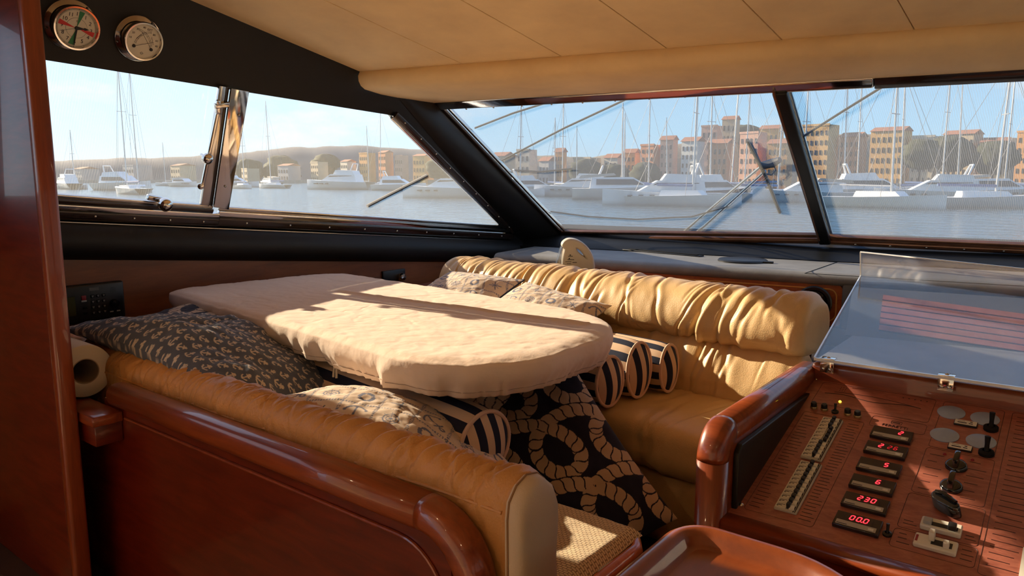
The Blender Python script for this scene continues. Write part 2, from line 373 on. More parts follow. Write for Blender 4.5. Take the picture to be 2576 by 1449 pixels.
def text(name, body, size, m, mtx, parent, depth=.0004, align='CENTER'):
    cu = bpy.data.curves.new(name, 'FONT'); cu.body = body; cu.size = size; cu.extrude = depth; cu.align_x = align; cu.align_y = 'CENTER'; cu.resolution_u = 3
    t = bpy.data.objects.new(name, cu); COL.objects.link(t)
    dg = bpy.context.evaluated_depsgraph_get(); me = bpy.data.meshes.new_from_object(t.evaluated_get(dg)); bpy.data.objects.remove(t)
    me.name = name; me.materials.clear(); me.materials.append(m); o = bpy.data.objects.new(name, me); link(o, parent); o.matrix_local = mtx
    return o
def basis(ex, ey, ez, c):
    return Matrix(((ex[0], ey[0], ez[0], c[0]), (ex[1], ey[1], ez[1], c[1]), (ex[2], ey[2], ez[2], c[2]), (0, 0, 0, 1)))
# ================================================================== STRUCTURE
U8 = frame(8)[1]; N8 = frame(8)[0]; P8 = np.array([-2.65, 2.0, 0.0]); ZV = np.array([0, 0, 1.0])
def wl(x, y): return on(x, y, P8, N8)            # lower side wall, vertical
def wall_pt(s, z, inn=0.0): return P8 + U8*s + ZV*z + N8*inn
S_OF = lambda p: (p - P8) @ U8
PB0, PB1 = wl(160, 652), wl(1120, 658); WB0, WB1 = wl(150, 520), wl(1285, 585)
def lin(p, q):
    s0, s1 = S_OF(p), S_OF(q); return lambda s: p[2] + (q[2]-p[2])*(s-s0)/(s1-s0)
zpb, zwb = lin(PB0, PB1), lin(WB0, WB1)
VD = unit(WB1 - WB0); LEAN = math.radians(20); WD = unit(ZV*math.cos(LEAN) + N8*math.sin(LEAN)); WD = unit(WD - VD*(WD @ VD))
NU = np.cross(VD, WD); NU = NU if NU @ N8 > 0 else -NU            # inward normal of the leaning window wall
def wu(x, y): return on(x, y, WB0, NU)
def pq(x, y): p = wu(x, y) - WB0; return np.array([p @ VD, p @ WD])
def PQ(p, q, h=0): return WB0 + VD*p + WD*q + NU*h

# floor and raised dinette platform
floor = obj('floor', B().box(-2.9, 2.4, -2.6, 4.4, -.05, 0), RUG, smooth=False); tag(floor, kind='structure', label='dark cabin floor below the dinette')
flc = obj('floor_bounce_carpet', B().box(-2.9, 2.3, -2.6, .80, .0, .02), BOUNCE_CARPET, smooth=False); tag(flc, kind='structure', label='unseen cream carpet, added for warm bounce, behind the photographer')  # unseen carpet, added to bounce warm light forward
plat = obj('floor_platform', B().box(-2.75, -.62, 1.0, 3.6, .0, .45), RUG, smooth=False, xf=lambda V: V); tag(plat, kind='structure', label='raised dark platform under the dinette')

# left wall
wl_e = thing('wall_left', 'left cabin side with wood panel and black padding', None, wall_pt(0, 0), 0, kind='structure')
s0, s1 = -3.6, 2.45
b = B().prism([wall_pt(s0, 0), wall_pt(s1, 0), wall_pt(s1, zpb(s1)), wall_pt(s0, zpb(s0))], -N8*.04)
obj('wood_panel', b, CHERRY, wl_e, smooth=False)
ns, npf = 40, 14; V = []
for i in range(ns):
    s = s0 + (s1-s0)*i/(ns-1); za, zb = zpb(s) - .002, zwb(s) - .045
    for j in range(npf):
        t = j/(npf-1); V.append(wall_pt(s, za + (zb-za)*t, .004 + .052*math.sin(math.pi*min(1, t*1.02))**.55))
    V.append(wall_pt(s, zb + .045, .0)); V.append(wall_pt(s, zb, -.05)); V.append(wall_pt(s, za, -.05))
npmesh('padded_panel', V, gfaces(ns, npf+3, False, True), VINYL, wl_e)
wtl, wtr, wbr, wbl = pq(120, 152), pq(985, 290), pq(1285, 580), pq(150, 520)
wbl = np.array([-.12, -.0]); dT = (wtr - wtl)/(wtr[0]-wtl[0]); wtl = wtl + dT*(-.14 - wtl[0]); wbr = np.array([wbr[0], .0])
rT, rB = pq(1030, 262), pq(1318, 592)
aL, aR = -3.0, -.55                                # a further side window aft of the tall cabinet
inn = [wbl, wbr, wtr, wtl]; out = [np.array([aR, -.06]), np.array([rB[0], -.06]), rT + (rT-rB)*.35, np.array([aR, 1.15])]
inn2 = [np.array([aL, 0]), np.array([aR-.12, 0]), np.array([aR-.12, .62]), np.array([aL, .66])]; out2 = [np.array([aL-.6, -.06]), np.array([aR, -.06]), np.array([aR, 1.15]), np.array([aL-.6, 1.15])]
b = B()
for I_, O_ in ((inn, out), (inn2, out2)):
    for i in range(4):
        j = (i+1) % 4; b.prism([PQ(*a) for a in (O_[i], O_[j], I_[j], I_[i])], -NU*.05)
obj('upper_panel', b, VINYL, wl_e, smooth=False)
# windscreen plane
WY0, WZ0, WY1, WZ1 = 4.30, 1.262, 3.25, 1.962
NW = unit(np.array([0, WZ0-WZ1, WY0-WY1]) * np.array([1, 1, 1])); NW = unit(np.array([0., -(WZ1-WZ0), -(WY0-WY1)]))   # points down/aft, into the cabin
PW = np.array([0, WY0, WZ0])
def ws(x, y, h=0): return on(x, y, PW + NW*h, NW)
WTL, WBL = ws(1100, 262), ws(1416, 588)
# front pillar between side windows and windscreen, softly rounded
sideT, sideB = PQ(*(rT + (rT-rB)*.3)), PQ(rB[0], -.06)
frT, frB = WTL + (WTL-WBL)*.3, WBL + (WBL-WTL)*.06
nn, mm = 10, 9; V = []
for i in range(nn):
    t = -.02 + 1.04*i/(nn-1); a = sideB + (sideT-sideB)*t - VD*.03 + NU*.004; c = frB + (frT-frB)*t
    for j in range(mm):
        k = j/(mm-1); V.append(a + (c-a)*k + unit(N8*.8 - np.array([0, .6, 0]))*.035*math.sin(math.pi*k)**.7)
Vb = [p - unit(N8*.8 - np.array([0, .6, 0]))*.06 for p in V]
o = npmesh('front_pillar', V, gfaces(nn, mm), VINYL, wl_e)
# ------------------------------------------------------------------ ceiling
CE0, CE1, CE2 = wu(478, 0), wu(905, 180), on(2576, 54, (0, 3.0, 0), np.array([0, 1., 0]))
NC = np.cross(CE1-CE0, CE2-CE0); NC = unit(NC if NC[2] < 0 else -NC)
def ce(x, y): return on(x, y, CE0, NC)
seams = [ce(1165, 162), ce(1405, 138), ce(1670, 117), ce(1960, 94), ce(2295, 67)]
sd = unit(unit(ce(900, 62) - seams[0]) + unit(ce(1530, 8) - seams[2]) + unit(ce(1880, 5) - seams[3]) + unit(ce(2272, 0) - seams[4]))
BL_, BR_ = ce(905, 180), ce(2576, 54); bd = unit(BR_ - BL_)
def beam_t(p):                                  # where the seam through p meets the beam line
    A = np.array([bd[:2], -sd[:2]]).T; return np.linalg.solve(A, (p-BL_)[:2])[0]
ts = [-.16] + [beam_t(p) for p in seams]; step = ts[-1]-ts[-2]; ts += [ts[-1]+step*k for k in (1, 2, 3, 4)]
ceil = thing('ceiling', 'tan suede cabin ceiling in long panels', None, (0, 2, 2.2), 0, kind='structure')
for a, c in zip(ts[:-1], ts[1:]):
    g = .0022; pts = []
    for t in (a+g, c-g):
        p = BL_ + bd*t; q = p + sd*1.15; pts.append((p - sd*.06, q, q + np.array([sd[0], sd[1], 0])*3.6))
    b = B(); lo = pts[0]; hi = pts[1]; up = np.array([0, 0, .025])
    for k in (0, 1): b.prism([lo[k], hi[k], hi[k+1], lo[k+1]], up)
    obj('panel', b, SUEDE, ceil, smooth=False, bevel=.0012, seg=1)
obj('backing', B().box(-2.25, 2.4, -2.6, 3.0, 2.50, 2.54), VINYL2, ceil, smooth=False)
lp = BL_ - sd*.0; b = B(); pts = [BL_ - bd*.1 + sd*-.05 + ZV*.03, BL_ + bd*4.6 + sd*-.05 + ZV*.03]
b.prism([pts[0], pts[1], pts[1]+sd*1.3, pts[0]+sd*1.3], ZV*.01); obj('backing', b, VINYL2, ceil, smooth=False)
# padded beam over the windscreen
beam = []; nb = 40
fL, fR = ws(1085, 260, .012), ws(2576, 178, .012); ext = unit(fR - fL); fR2 = fR + ext*2.0; bR2 = BL_ + bd*(np.linalg.norm(BR_-BL_) + 2.0)
Bl = BL_ - bd*.0
V = []
for i in range(nb):
    t = i/(nb-1); k = Bl + (bR2-Bl)*t; f = fL - ext*.0 + (fR2-fL)*t
    bl = k + np.array([0, .03, -.075])
    prof = [k + np.array([0, .02, .02]), k, k + np.array([0, -.012, -.02]), k + np.array([0, -.010, -.042]), k + np.array([0, .004, -.062]), bl]
    for q in (.2, .45, .7, .9, 1.0): prof.append(bl + (f - bl)*q + np.array([0, 0, -.012*math.sin(math.pi*q)]))
    prof += [f + np.array([0, .05, .05]), f + np.array([0, .05, .2])]
    # left end rounds off into the wall
    V += prof
tb = npmesh('trim_1', V, gfaces(nb, len(V)//nb), SUEDE); tag(tb, 'tan suede padded beam above the windscreen', kind='structure')
# chrome header strip
hd = thing('trim_2', 'polished metal header strip along the windscreen top', None, ws(1800, 232), 0, kind='structure')
hl, hr = ws(1090, 265, .012), ws(2576, 184, .012); he = unit(hr-hl)
wdir = unit(PW*0 + np.array([0, WY1-WY0, WZ1-WZ0]))
b = B().bar(hl, ws(2200, 205, .012), .062, .024, NW); obj('strip', b, CHROME, hd, bevel=.0115, seg=6)
b = B().bar(ws(2200, 205, .012), hr + he*1.8, .062, .024, NW); obj('strip', b, DARKM, hd, bevel=.003)
SCREW = B().lathe([(0, .0035), (.003, .003), (.0045, .0015), (.005, 0)], 10)
def screw_row(parent, p0, p1, n, nrm):
    first = None
    for i in range(n):
        p = np.array(p0) + (np.array(p1)-np.array(p0))*(i+.5)/n
        if first is None:
            first = obj('screw', B().lathe([(0, .0035), (.003, .003), (.0045, .0015), (.005, 0)], 10, (0, 0, 0), nrm) , STEEL, None)
            first.parent = parent; first.location = p - ORG[parent.name]
        else: inst(first, p - ORG[parent.name], parent)
screw_row(hd, ws(1140, 276, .02), ws(2576, 197, .02), 15, NW)
# ------------------------------------------------------------------ side windows
def poly_obj(name, pts, m, parent, thick):
    return obj(name, B().prism(pts, thick), m, parent, smooth=False)
mT, mB = pq(592, 222), pq(549, 520)            # chrome mullion
w1 = thing('window_1', 'aft sliding side window with woven sun screen', None, PQ(.3, .0), 0, kind='structure')
poly_obj('glass_pane', [PQ(wbl[0], wbl[1], -.025), PQ(mB[0], .0, -.025), PQ(mT[0], mT[1]+.02, -.025), PQ(wtl[0], wtl[1], -.025)], PANE_S, w1, -NU*.004)
w2 = thing('window_2', 'pointed forward side window with woven sun screen', None, PQ(1.4, .0), 0, kind='structure')
poly_obj('glass_pane', [PQ(mB[0], .0, -.025), PQ(wbr[0], wbr[1], -.025), PQ(wtr[0], wtr[1], -.025), PQ(mT[0], mT[1]+.02, -.025)], PANE_S, w2, -NU*.004)
# bottom tracks
b = B(); b.bar(PQ(-.12, .043, .004), PQ(mB[0]-.03, .041, .004), .016, .022, NU); obj('sash_rail', b, STEEL, w1, bevel=.004)
b = B(); b.bar(PQ(-.12, .027, .010), PQ(mB[0]-.03, .027, .010), .018, .03, NU); obj('sash_channel', b, DARKM, w1, bevel=.004)
b = B(); b.bar(PQ(-.12, .008, .014), PQ(mB[0], .008, .014), .022, .03, NU); obj('bottom_track', b, CHROME, w1, bevel=.004)
b = B(); b.bar(PQ(-.12, -.020, .022), PQ(mB[0], -.020, .022), .034, .022, NU); obj('sill', b, DARKM, w1, bevel=.005)
screw_row(w1, PQ(-.1, -.018, .034), PQ(mB[0], -.018, .034), 5, NU)
b = B(); b.bar(PQ(-.12, -.045, .024), PQ(wbr[0], -.045, .024), .008, .03, NU); obj('sill_lip', b, STEEL, w1, bevel=.003)
b = B(); b.bar(PQ(mB[0], .036, .002), PQ(wbr[0]-.06, .036, .002), .018, .016, NU); obj('glazing_bead', b, STEEL, w2, bevel=.004)
b = B(); b.bar(PQ(mB[0], .014, .008), PQ(wbr[0]-.02, .014, .008), .026, .02, NU); obj('bottom_track', b, CHROME, w2, bevel=.004)
b = B(); b.bar(PQ(mB[0], -.018, .018), PQ(wbr[0]+.02, -.018, .018), .036, .022, NU); obj('sill', b, DARKM, w2, bevel=.005)
screw_row(w2, PQ(mB[0]+.02, -.016, .030), PQ(wbr[0], -.016, .030), 9, NU)
fd = wtr - wbr; fn = unit(np.array([fd[1], -fd[0]])); fo = fn*.018
b = B(); b.bar(PQ(*(wbr-fn*.010), .006), PQ(*(wtr-fn*.010), .006), .016, .02, NU); obj('raked_track', b, CHROME, w2, bevel=.003)
b = B(); b.bar(PQ(*(wbr+fn*.012), .016), PQ(*(wtr+fn*.012), .016), .034, .02, NU); obj('raked_frame', b, DARKM, w2, bevel=.006)
screw_row(w2, PQ(*(wbr+fn*.014), .027), PQ(*(wtr+fn*.014), .027), 9, NU)
# mullion plate
def plate(name, pxs, h, t, m, parent):
    return obj(name, B().prism([PQ(*pq(x, y), h) for x, y in pxs], NU*t), m, parent, bevel=.002)
plate('mullion_plate', [(574, 218), (619, 226), (568, 522), (531, 516)], .014, .012, CHROME, w2)
screw_row(w2, PQ(*pq(592, 283), .028), PQ(*pq(592, 285), .028), 1, NU); screw_row(w2, PQ(*pq(558, 462), .028), PQ(*pq(558, 464), .028), 1, NU)
w5 = thing('window_5', 'long side window aft of the tall cabinet', None, PQ(-2, 0), 0, kind='structure')
poly_obj('glass_pane', [PQ(*p, -.025) for p in inn2], PANE_S, w5, -NU*.004)
# sliding sash stile, catches and pull knobs
plate('sash_stile', [(546, 212), (562, 215), (521, 515), (500, 512)], .004, .016, STEEL, w1)
plate('sash_channel', [(563, 215), (574, 217), (532, 516), (522, 515)], .002, .010, DARKM, w1)
rod0, rod1 = PQ(*pq(541, 262), .03), PQ(*pq(499, 466), .03)
obj('locking_rod', B().tube([rod0, rod1], .008, 10), CHROME, w1)
k0 = PQ(*pq(505, 388), .045)
obj('pull_knob', B().lathe([(.006, -.03), (.006, .0), (.012, .004), (.022, .014), (.022, .026), (.014, .036), (0, .039)], 20, k0 - NU*.01, NU), CHROME, w1)
k1 = PQ(*pq(497, 458), .03)
obj('rod_foot', B().lathe([(.007, 0), (.010, .006), (.007, .022), (.012, .03), (0, .033)], 14, k1, NU + VD*-.6), CHROME, w1)
obj('rod_clip', B().bar(PQ(*pq(530, 262), .03), PQ(*pq(566, 256), .03), .022, .02, NU), STEEL, w1, bevel=.005)
obj('rod_clip', B().bar(PQ(*pq(538, 245), .03), PQ(*pq(538, 282), .03), .018, .018, NU), CHROME, w1, bevel=.006)
k2 = PQ(*pq(395, 498), .03)
obj('slide_knob', B().lathe([(.008, -.01), (.010, .01), (.018, .016), (.026, .03), (.026, .05), (.016, .062), (0, .065)], 24, k2, NU), CHROME, w1)
obj('slide_latch', B().bar(PQ(*pq(362, 489), .025), PQ(*pq(402, 497), .025), .022, .022, NU), STEEL, w1, bevel=.006)
# ------------------------------------------------------------------ windscreen
w3 = thing('window_3', 'left windscreen pane with woven sun screen', None, ws(1700, 590), 0, kind='structure')
w4 = thing('window_4', 'right windscreen pane with woven sun screen', None, ws(2300, 600), 0, kind='structure')
mt, mb = ws(1962, 216), ws(2074, 600)
poly_obj('glass_pane', [ws(1412, 592, -.02), mb - NW*.02, mt - NW*.02, ws(1108, 262, -.02)], PANE_F, w3, -NW*.004)
xr = 2.35; bx = ws(2576, 627); txr = ws(2576, 186)
brt = bx + (bx-mb)/(bx-mb)[0]*(xr-bx[0]); trt = txr + (txr-mt)/(txr-mt)[0]*(xr-txr[0])
poly_obj('glass_pane', [mb - NW*.02, brt - NW*.02, trt - NW*.02, mt - NW*.02], PANE_F, w4, -NW*.004)
obj('raked_frame', B().bar(ws(1104, 268, .008), ws(1412, 590, .008), .045, .02, NW), DARKM, w3, bevel=.006)
obj('raked_track', B().bar(ws(1128, 270, .002), ws(1430, 590, .002), .016, .02, NW), CHROME, w3, bevel=.004)
screw_row(w3, ws(1112, 285, .02), ws(1400, 585, .02), 9, NW)
e1 = ws(1414, 583, .004); e2 = ws(2068, 592, .004)
obj('bottom_rail', B().bar(e1, e2, .03, .02, NW), BRONZE, w3, bevel=.004)
obj('bottom_rail', B().bar(ws(1412, 597, .014), ws(2068, 606, .014), .034, .024, NW), BRONZE, w3, bevel=.006)
r1, r2 = ws(2084, 596, .004), ws(2576, 617, .004); obj('bottom_rail', B().bar(r1, r2 + (r2-r1)*2.2, .03, .02, NW), BRONZE, w4, bevel=.004)
r1, r2 = ws(2084, 608, .014), ws(2576, 631, .014); obj('bottom_rail', B().bar(r1, r2 + (r2-r1)*2.2, .034, .024, NW), BRONZE, w4, bevel=.006)
screw_row(w4, ws(2110, 613, .03), ws(2576, 634, .03), 5, NW)
m3 = thing('trim_3', 'dark raked post dividing the windscreen', None, mb, 0, kind='structure')
obj('post', B().prism([ws(1944, 221, .0), ws(1982, 219, .0), ws(2092, 603, .0), ws(2062, 603, .0)], NW*.035), VINYL2, m3, bevel=.009, seg=3)
obj('edge_trim', B().bar(ws(1946, 222, .02), ws(2062, 600, .02), .010, .035, NW), BRONZE, m3, bevel=.003)
obj('outer_flashing', B().prism([ws(1970, 219, -.03), ws(1988, 219, -.03), ws(2098, 600, -.03), ws(2080, 600, -.03)], -NW*.01), STEEL, m3)
# ------------------------------------------------------------------ front wall under the windscreen, dash
wf = thing('wall_front', 'black front bulkhead below the windscreen', None, (0, 4.2, 0), 0, kind='structure')
DZ = 1.17
V = []; xs = np.linspace(-2.55, 2.4, 40)
for x in xs:
    V += [(x, 4.34, 1.30), (x, 4.30, 1.262 - .03), (x, 4.19, 1.205), (x, 4.12, DZ - .01), (x, 4.10, DZ - .03)]
npmesh('black_fascia', V, gfaces(len(xs), 5), VINYL2, wf)
obj('lower_bulkhead', B().box(-2.55, 2.4, 4.1, 4.16, 0, DZ), VINYL2, wf, smooth=False)
# dash top with padded lip
dash = thing('dashboard', 'grey textured dashboard shelf running below the windscreen', 'dashboard', (-.4, 3.8, 0), 0)
LY_ = 3.60
V = []; xs = np.linspace(-2.2, 2.3, 60)
for x in xs:
    y0 = LY_ if x > -1.5 else LY_ - 0*(x+1.5)
    V += [(x, 4.2, DZ), (x, 3.9, DZ), (x, y0+.045, DZ), (x, y0+.02, DZ-.004), (x, y0+.003, DZ-.018), (x, y0, DZ-.04), (x, y0+.012, DZ-.055), (x, y0+.04, DZ-.06), (x, y0+.04, DZ-.08), (x, 4.2, DZ-.08)]
npmesh('dash_top', V, gfaces(len(xs), 10), GREYD, dash)
def fl(x0, x1, y0, y1, h, name, m, **k): return obj(name, B().box(x0, x1, y0, y1, DZ, DZ + h), m, dash, **k)
p, q = atz(1572, 629, DZ), atz(1765, 646, DZ)
sl = obj('demister_slot', B().bar(p + ZV*.003, q + ZV*.003, .05, .008, ZV), BLACK, dash, bevel=.003)
obj('slot_grille', B().bar(p + ZV*.009 + np.array([.02, 0, 0]), q + ZV*.009 - np.array([.02, 0, 0]), .022, .004, ZV), RUBBER, sl, bevel=.001)
dc = atz(1868, 657, DZ)
obj('round_cover', B().lathe([(.125, 0), (.125, .006), (.118, .012), (.09, .014), (0, .016)], 40, dc), BLACK, dash)
obj('round_cover_tab', B().box(dc[0]+.09, dc[0]+.16, dc[1]-.05, dc[1]-.02, DZ, DZ+.01), BLACK, dash, bevel=.003)
sa, sb, s2 = atz(2025, 688, DZ), atz(2105, 660, DZ), atz(2165, 697, DZ)
obj('panel_seam', B().bar(sa + ZV*.0008, sb + ZV*.0008, .004, .002, ZV), RUBBER, dash, smooth=False)
obj('panel_seam', B().bar(sa + ZV*.0008, np.array([.9, sa[1]+.02, DZ+.0008]), .004, .002, ZV), RUBBER, dash, smooth=False)
# wooden fascia under the lip with inlay line and air vent
FY = LY_ + .02
def rrect(x0, x1, z0, z1, r, n=8):
    P = []
    for cx, cz, a0 in ((x1-r, z1-r, 0), (x0+r, z1-r, 90), (x0+r, z0+r, 180), (x1-r, z0+r, 270)):
        for i in range(n+1):
            a = math.radians(a0 + 90*i/n); P.append((cx + r*math.cos(a), cz + r*math.sin(a)))
    return P
FX0, FX1, FZ0, FZ1 = -1.85, -.36, .925, 1.115
obj('wood_fascia', B().prism([(x, FY, z) for x, z in rrect(FX0, FX1, FZ0, FZ1, .02)], (0, .02, 0)), FASCIA, dash, smooth=False)
obj('inlay_line', B().tube([(x, FY - .001, z) for x, z in rrect(FX0+.022, FX1-.022, FZ0+.022, FZ1-.02, .035)], .0035, 6, closed=True), INLAY, dash)
obj('fascia_surround', B().prism([(FX1, FY-.012, .90), (FX1+.14, FY-.012, .90), (FX1+.14, FY-.012, DZ-.03), (FX1, FY-.012, DZ-.03)], (0, .05, 0)), GREYM, dash, bevel=.012, seg=3)
obj('lower_surround', B().box(-1.9, FX1+.14, FY-.03, FY+.02, .84, FZ0-.006), GREYM, dash, bevel=.01)
vc = np.array([-.475, FY - .005, 1.03]); AX = (0, -1, 0)
vt = obj('air_vent', B().lathe([(.070, 0), (.076, .004), (.078, .012), (.072, .018), (.060, .016), (.056, .006), (.056, -.02)], 40, vc, AX), BLACK, dash)
obj('vent_ring', B().lathe([(.056, .004), (.054, .012), (.046, .012), (.044, .002)], 36, vc, AX), BLACKG, vt)
obj('vent_bowl', B().lathe([(.046, .004), (.036, -.012), (.0, -.018)], 30, vc, AX), RUBBER, vt)
for dz in (-.025, 0, .025): obj('vent_fin', B().box(vc[0]-.04, vc[0]+.04, vc[1]-.006, vc[1]+.010, vc[2]+dz-.003, vc[2]+dz+.003), BLACK, vt, bevel=.002)
for a in (-20, -45): obj('vent_tab', B().lathe([(0, .016), (.007, .014), (.008, .006)], 12, vc + np.array([.05*math.cos(math.radians(a)), 0, .05*math.sin(math.radians(a))]), AX), STEEL, vt)
# ledge behind the front sofa
lg = obj('trim_4', B().box(-2.35, -.45, 2.9, LY_+.03, 1.02, 1.045), MAHOX, smooth=False, bevel=.006); tag(lg, 'mahogany ledge between the front sofa and the dashboard', kind='structure')
# ------------------------------------------------------------------ the rest of the cabin around the photographer
wr = thing('wall_right', 'right cabin side with long window', None, (2.35, 1, 0), 0, kind='structure')
obj('lower_panel', B().box(2.3, 2.4, -2.6, 4.4, 0, 1.15), IVORY, wr, smooth=False)
obj('upper_panel', B().box(2.25, 2.35, -2.6, 4.4, 1.98, 2.6), IVORY, wr, smooth=False)
for y in (-2.6, -.4, 1.6, 3.4): obj('window_post', B().box(2.25, 2.38, y, y+.14, 1.15, 1.98), VINYL, wr, smooth=False)
wb = thing('wall_back', 'aft cabin bulkhead with open doorway', None, (0, -2.6, 0), 0, kind='structure')
obj('side_panel', B().box(-3.3, -.9, -2.7, -2.6, 0, 2.6), IVORY, wb, smooth=False)
obj('side_panel', B().box(.9, 2.4, -2.7, -2.6, 0, 2.6), IVORY, wb, smooth=False)
obj('door_header', B().box(-.9, .9, -2.7, -2.6, 2.1, 2.6), IVORY, wb, smooth=False)
def fill_curtain(x0, y0, x1, y1, z0, z1, parent):           # pleated cloth between two plan points, added out of view for warm fill
    n = 60; V = []; d = unit((x1-x0, y1-y0, 0)); c = np.array([-d[1], d[0], 0])
    for i in range(n):
        t = i/(n-1); p = np.array([x0 + (x1-x0)*t, y0 + (y1-y0)*t, 0]) + c*.02*math.sin(t*75)
        V += [p + ZV*z0, p + ZV*z1]
    npmesh('fill_curtain', V, gfaces(n, 2), FILL_CURT, parent)
fill_curtain(2.27, -2.4, 2.27, 3.4, 1.1, 2.0, wr)
fill_curtain(-.9, -2.58, .9, -2.58, .05, 2.12, wb)
# unseen downlights added to the saloon ceiling as warm fill
for x, y in ((-1.2, -.3), (.3, -.5), (-1.2, -1.6), (.3, -1.8)):
    z = 2.27
    obj('fill_downlight_rim', B().lathe([(.030, .0), (.045, -.004), (.050, .0), (.050, .02)], 24, (x, y, z)), CHROME, ceil)
    obj('fill_downlight_lens', B().lathe([(.030, .002), (0, .002)], 20, (x, y, z)), mat('fill_downlight_glow', (.9, .8, .6), .3, emis=((1, .72, .42), 8)), ceil)
    lt = bpy.data.lights.new('fill_downlight', 'SPOT'); lt.energy = 4; lt.color = (1, .70, .42); lt.spot_size = math.radians(150); lt.spot_blend = .9; lt.shadow_soft_size = .03
    lo = bpy.data.objects.new('fill_downlight', lt); COL.objects.link(lo); lo.location = (x, y, z-.02)
# ================================================================== FURNITURE
def resample(P, n, closed=True):
    P = np.array(P, float); Q = np.vstack([P, P[:1]]) if closed else P
    d = np.r_[0, np.cumsum(np.linalg.norm(np.diff(Q, axis=0), axis=1))]; t = np.linspace(0, d[-1], n, endpoint=not closed)
    return np.stack([np.interp(t, d, Q[:, k]) for k in range(Q.shape[1])], 1), d[-1]
def smooth_loop(P, it=2):
    P = np.array(P, float)
    for _ in range(it):                          # Chaikin
        Q = np.roll(P, -1, 0); P = np.stack([P*.75+Q*.25, P*.25+Q*.75], 1).reshape(-1, P.shape[1])
    return P
def cushion(name, x0, x1, prof, m, parent, nx=140, npr=72, amp=.006, freq=16, seed=1, endr=.035, slant=.4, fine=.0, end_m=None, pleat_w=None, cw=1.0):
    """upholstered roll: closed profile (y,z) swept along x with gathered pleats and rounded ends"""
    pr, per = resample(smooth_loop(prof, 3), npr); c = pr.mean(0)
    nrm = np.roll(pr, -1, 0) - np.roll(pr, 1, 0); nrm = np.stack([nrm[:, 1], -nrm[:, 0]], 1); nrm /= np.linalg.norm(nrm, axis=1)[:, None]
    if ((pr - c)*nrm).sum() < 0: nrm = -nrm
    xs = np.r_[x0 + endr*(1-np.cos(np.linspace(0, math.pi/2, 8, endpoint=False))), np.linspace(x0+endr, x1-endr, nx), x1 - endr*(1-np.cos(np.linspace(math.pi/2, 0, 9)[1:]))]
    ins = np.r_[endr*(1-np.sin(np.linspace(0, math.pi/2, 8, endpoint=False))), np.zeros(nx), endr*(1-np.sin(np.linspace(math.pi/2, 0, 9)[1:]))]
    S = np.linspace(0, 1, npr, endpoint=False)
    X, T = np.meshgrid(xs, S, indexing='ij'); L = x1-x0
    env = pleat_w(T) if pleat_w else np.ones_like(T)
    rs = np.random.RandomState(seed); disp = np.zeros_like(X)
    for _ in range(int(L*freq)):                              # individual creases running round the roll
        xc = x0 + L*rs.rand(); t0 = rs.rand(); ln_ = .10 + .22*rs.rand(); w_ = cw*(.004 + .012*rs.rand()); a_ = .35 + .9*rs.rand(); sl_ = slant*(.05 + .10*rs.rand())*(1 if rs.rand() < .8 else -1)
        dt = (T - t0 + .5) % 1 - .5; dx = X - xc - sl_*dt*2 - .012*vn(T*14, 0*T, seed + int(xc*1000) % 97); e_ = np.exp(-(dt/ln_)**4)
        disp += a_*e_*(-np.exp(-(dx/w_)**2) + .55*np.exp(-((dx - 2.2*w_)/(1.7*w_))**2))
    disp = amp*env*(disp + 1.1*fbm(X*9 + slant*2*T, T*3.0, seed+3, 3)) + .006*fbm(X*3, T*3, seed+7, 3) + fine*fbm(X*40, T*30, seed+2, 3)
    disp = disp - ins[:, None]
    Y = pr[:, 0][None, :] + nrm[:, 0][None, :]*disp; Z = pr[:, 1][None, :] + nrm[:, 1][None, :]*disp
    V = np.stack([X, Y, Z], -1).reshape(-1, 3); n = len(xs)
    cap = [tuple(range(npr-1, -1, -1)), tuple((n-1)*npr + j for j in range(npr))]
    return npmesh(name, V, gfaces(n, npr, False, True), m, parent, extra=cap)

# ---- front sofa (runs across the cabin before the windscreen)
fs = thing('corner_sofa', 'tan leather sofa with gathered headroll below the dashboard', 'sofa', (-1.8, 2.1, .45), 15)
head = [(2.255, 1.045), (2.235, 1.10), (2.275, 1.185), (2.34, 1.222), (2.43, 1.222), (2.49, 1.17), (2.49, 1.06), (2.42, 1.015), (2.31, 1.015)]
low = [(2.215, .86), (2.245, .96), (2.29, 1.04), (2.36, 1.05), (2.42, .98), (2.42, .80), (2.30, .78), (2.23, .80)]
edgef = lambda T: .35 + .65*np.clip(np.cos(2*math.pi*(T-.02))*.5+.5, 0, 1)
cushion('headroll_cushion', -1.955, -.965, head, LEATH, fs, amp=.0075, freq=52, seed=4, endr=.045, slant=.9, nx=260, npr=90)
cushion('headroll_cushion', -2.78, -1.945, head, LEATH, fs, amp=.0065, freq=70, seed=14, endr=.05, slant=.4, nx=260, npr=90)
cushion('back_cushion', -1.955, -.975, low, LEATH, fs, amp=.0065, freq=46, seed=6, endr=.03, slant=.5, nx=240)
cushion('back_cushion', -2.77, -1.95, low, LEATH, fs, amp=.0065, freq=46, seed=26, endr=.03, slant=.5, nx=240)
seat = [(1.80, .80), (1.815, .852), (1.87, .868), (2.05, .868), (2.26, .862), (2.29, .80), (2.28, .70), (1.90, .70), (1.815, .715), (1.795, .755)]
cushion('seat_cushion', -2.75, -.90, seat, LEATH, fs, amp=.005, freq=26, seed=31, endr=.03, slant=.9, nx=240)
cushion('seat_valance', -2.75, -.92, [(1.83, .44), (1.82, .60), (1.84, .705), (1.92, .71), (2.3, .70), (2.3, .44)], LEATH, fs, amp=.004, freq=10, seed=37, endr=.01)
obj('sofa_back_board', B().box(-2.75, -1.0, 2.42, 2.47, .45, 1.04), MAHO, fs, smooth=False)

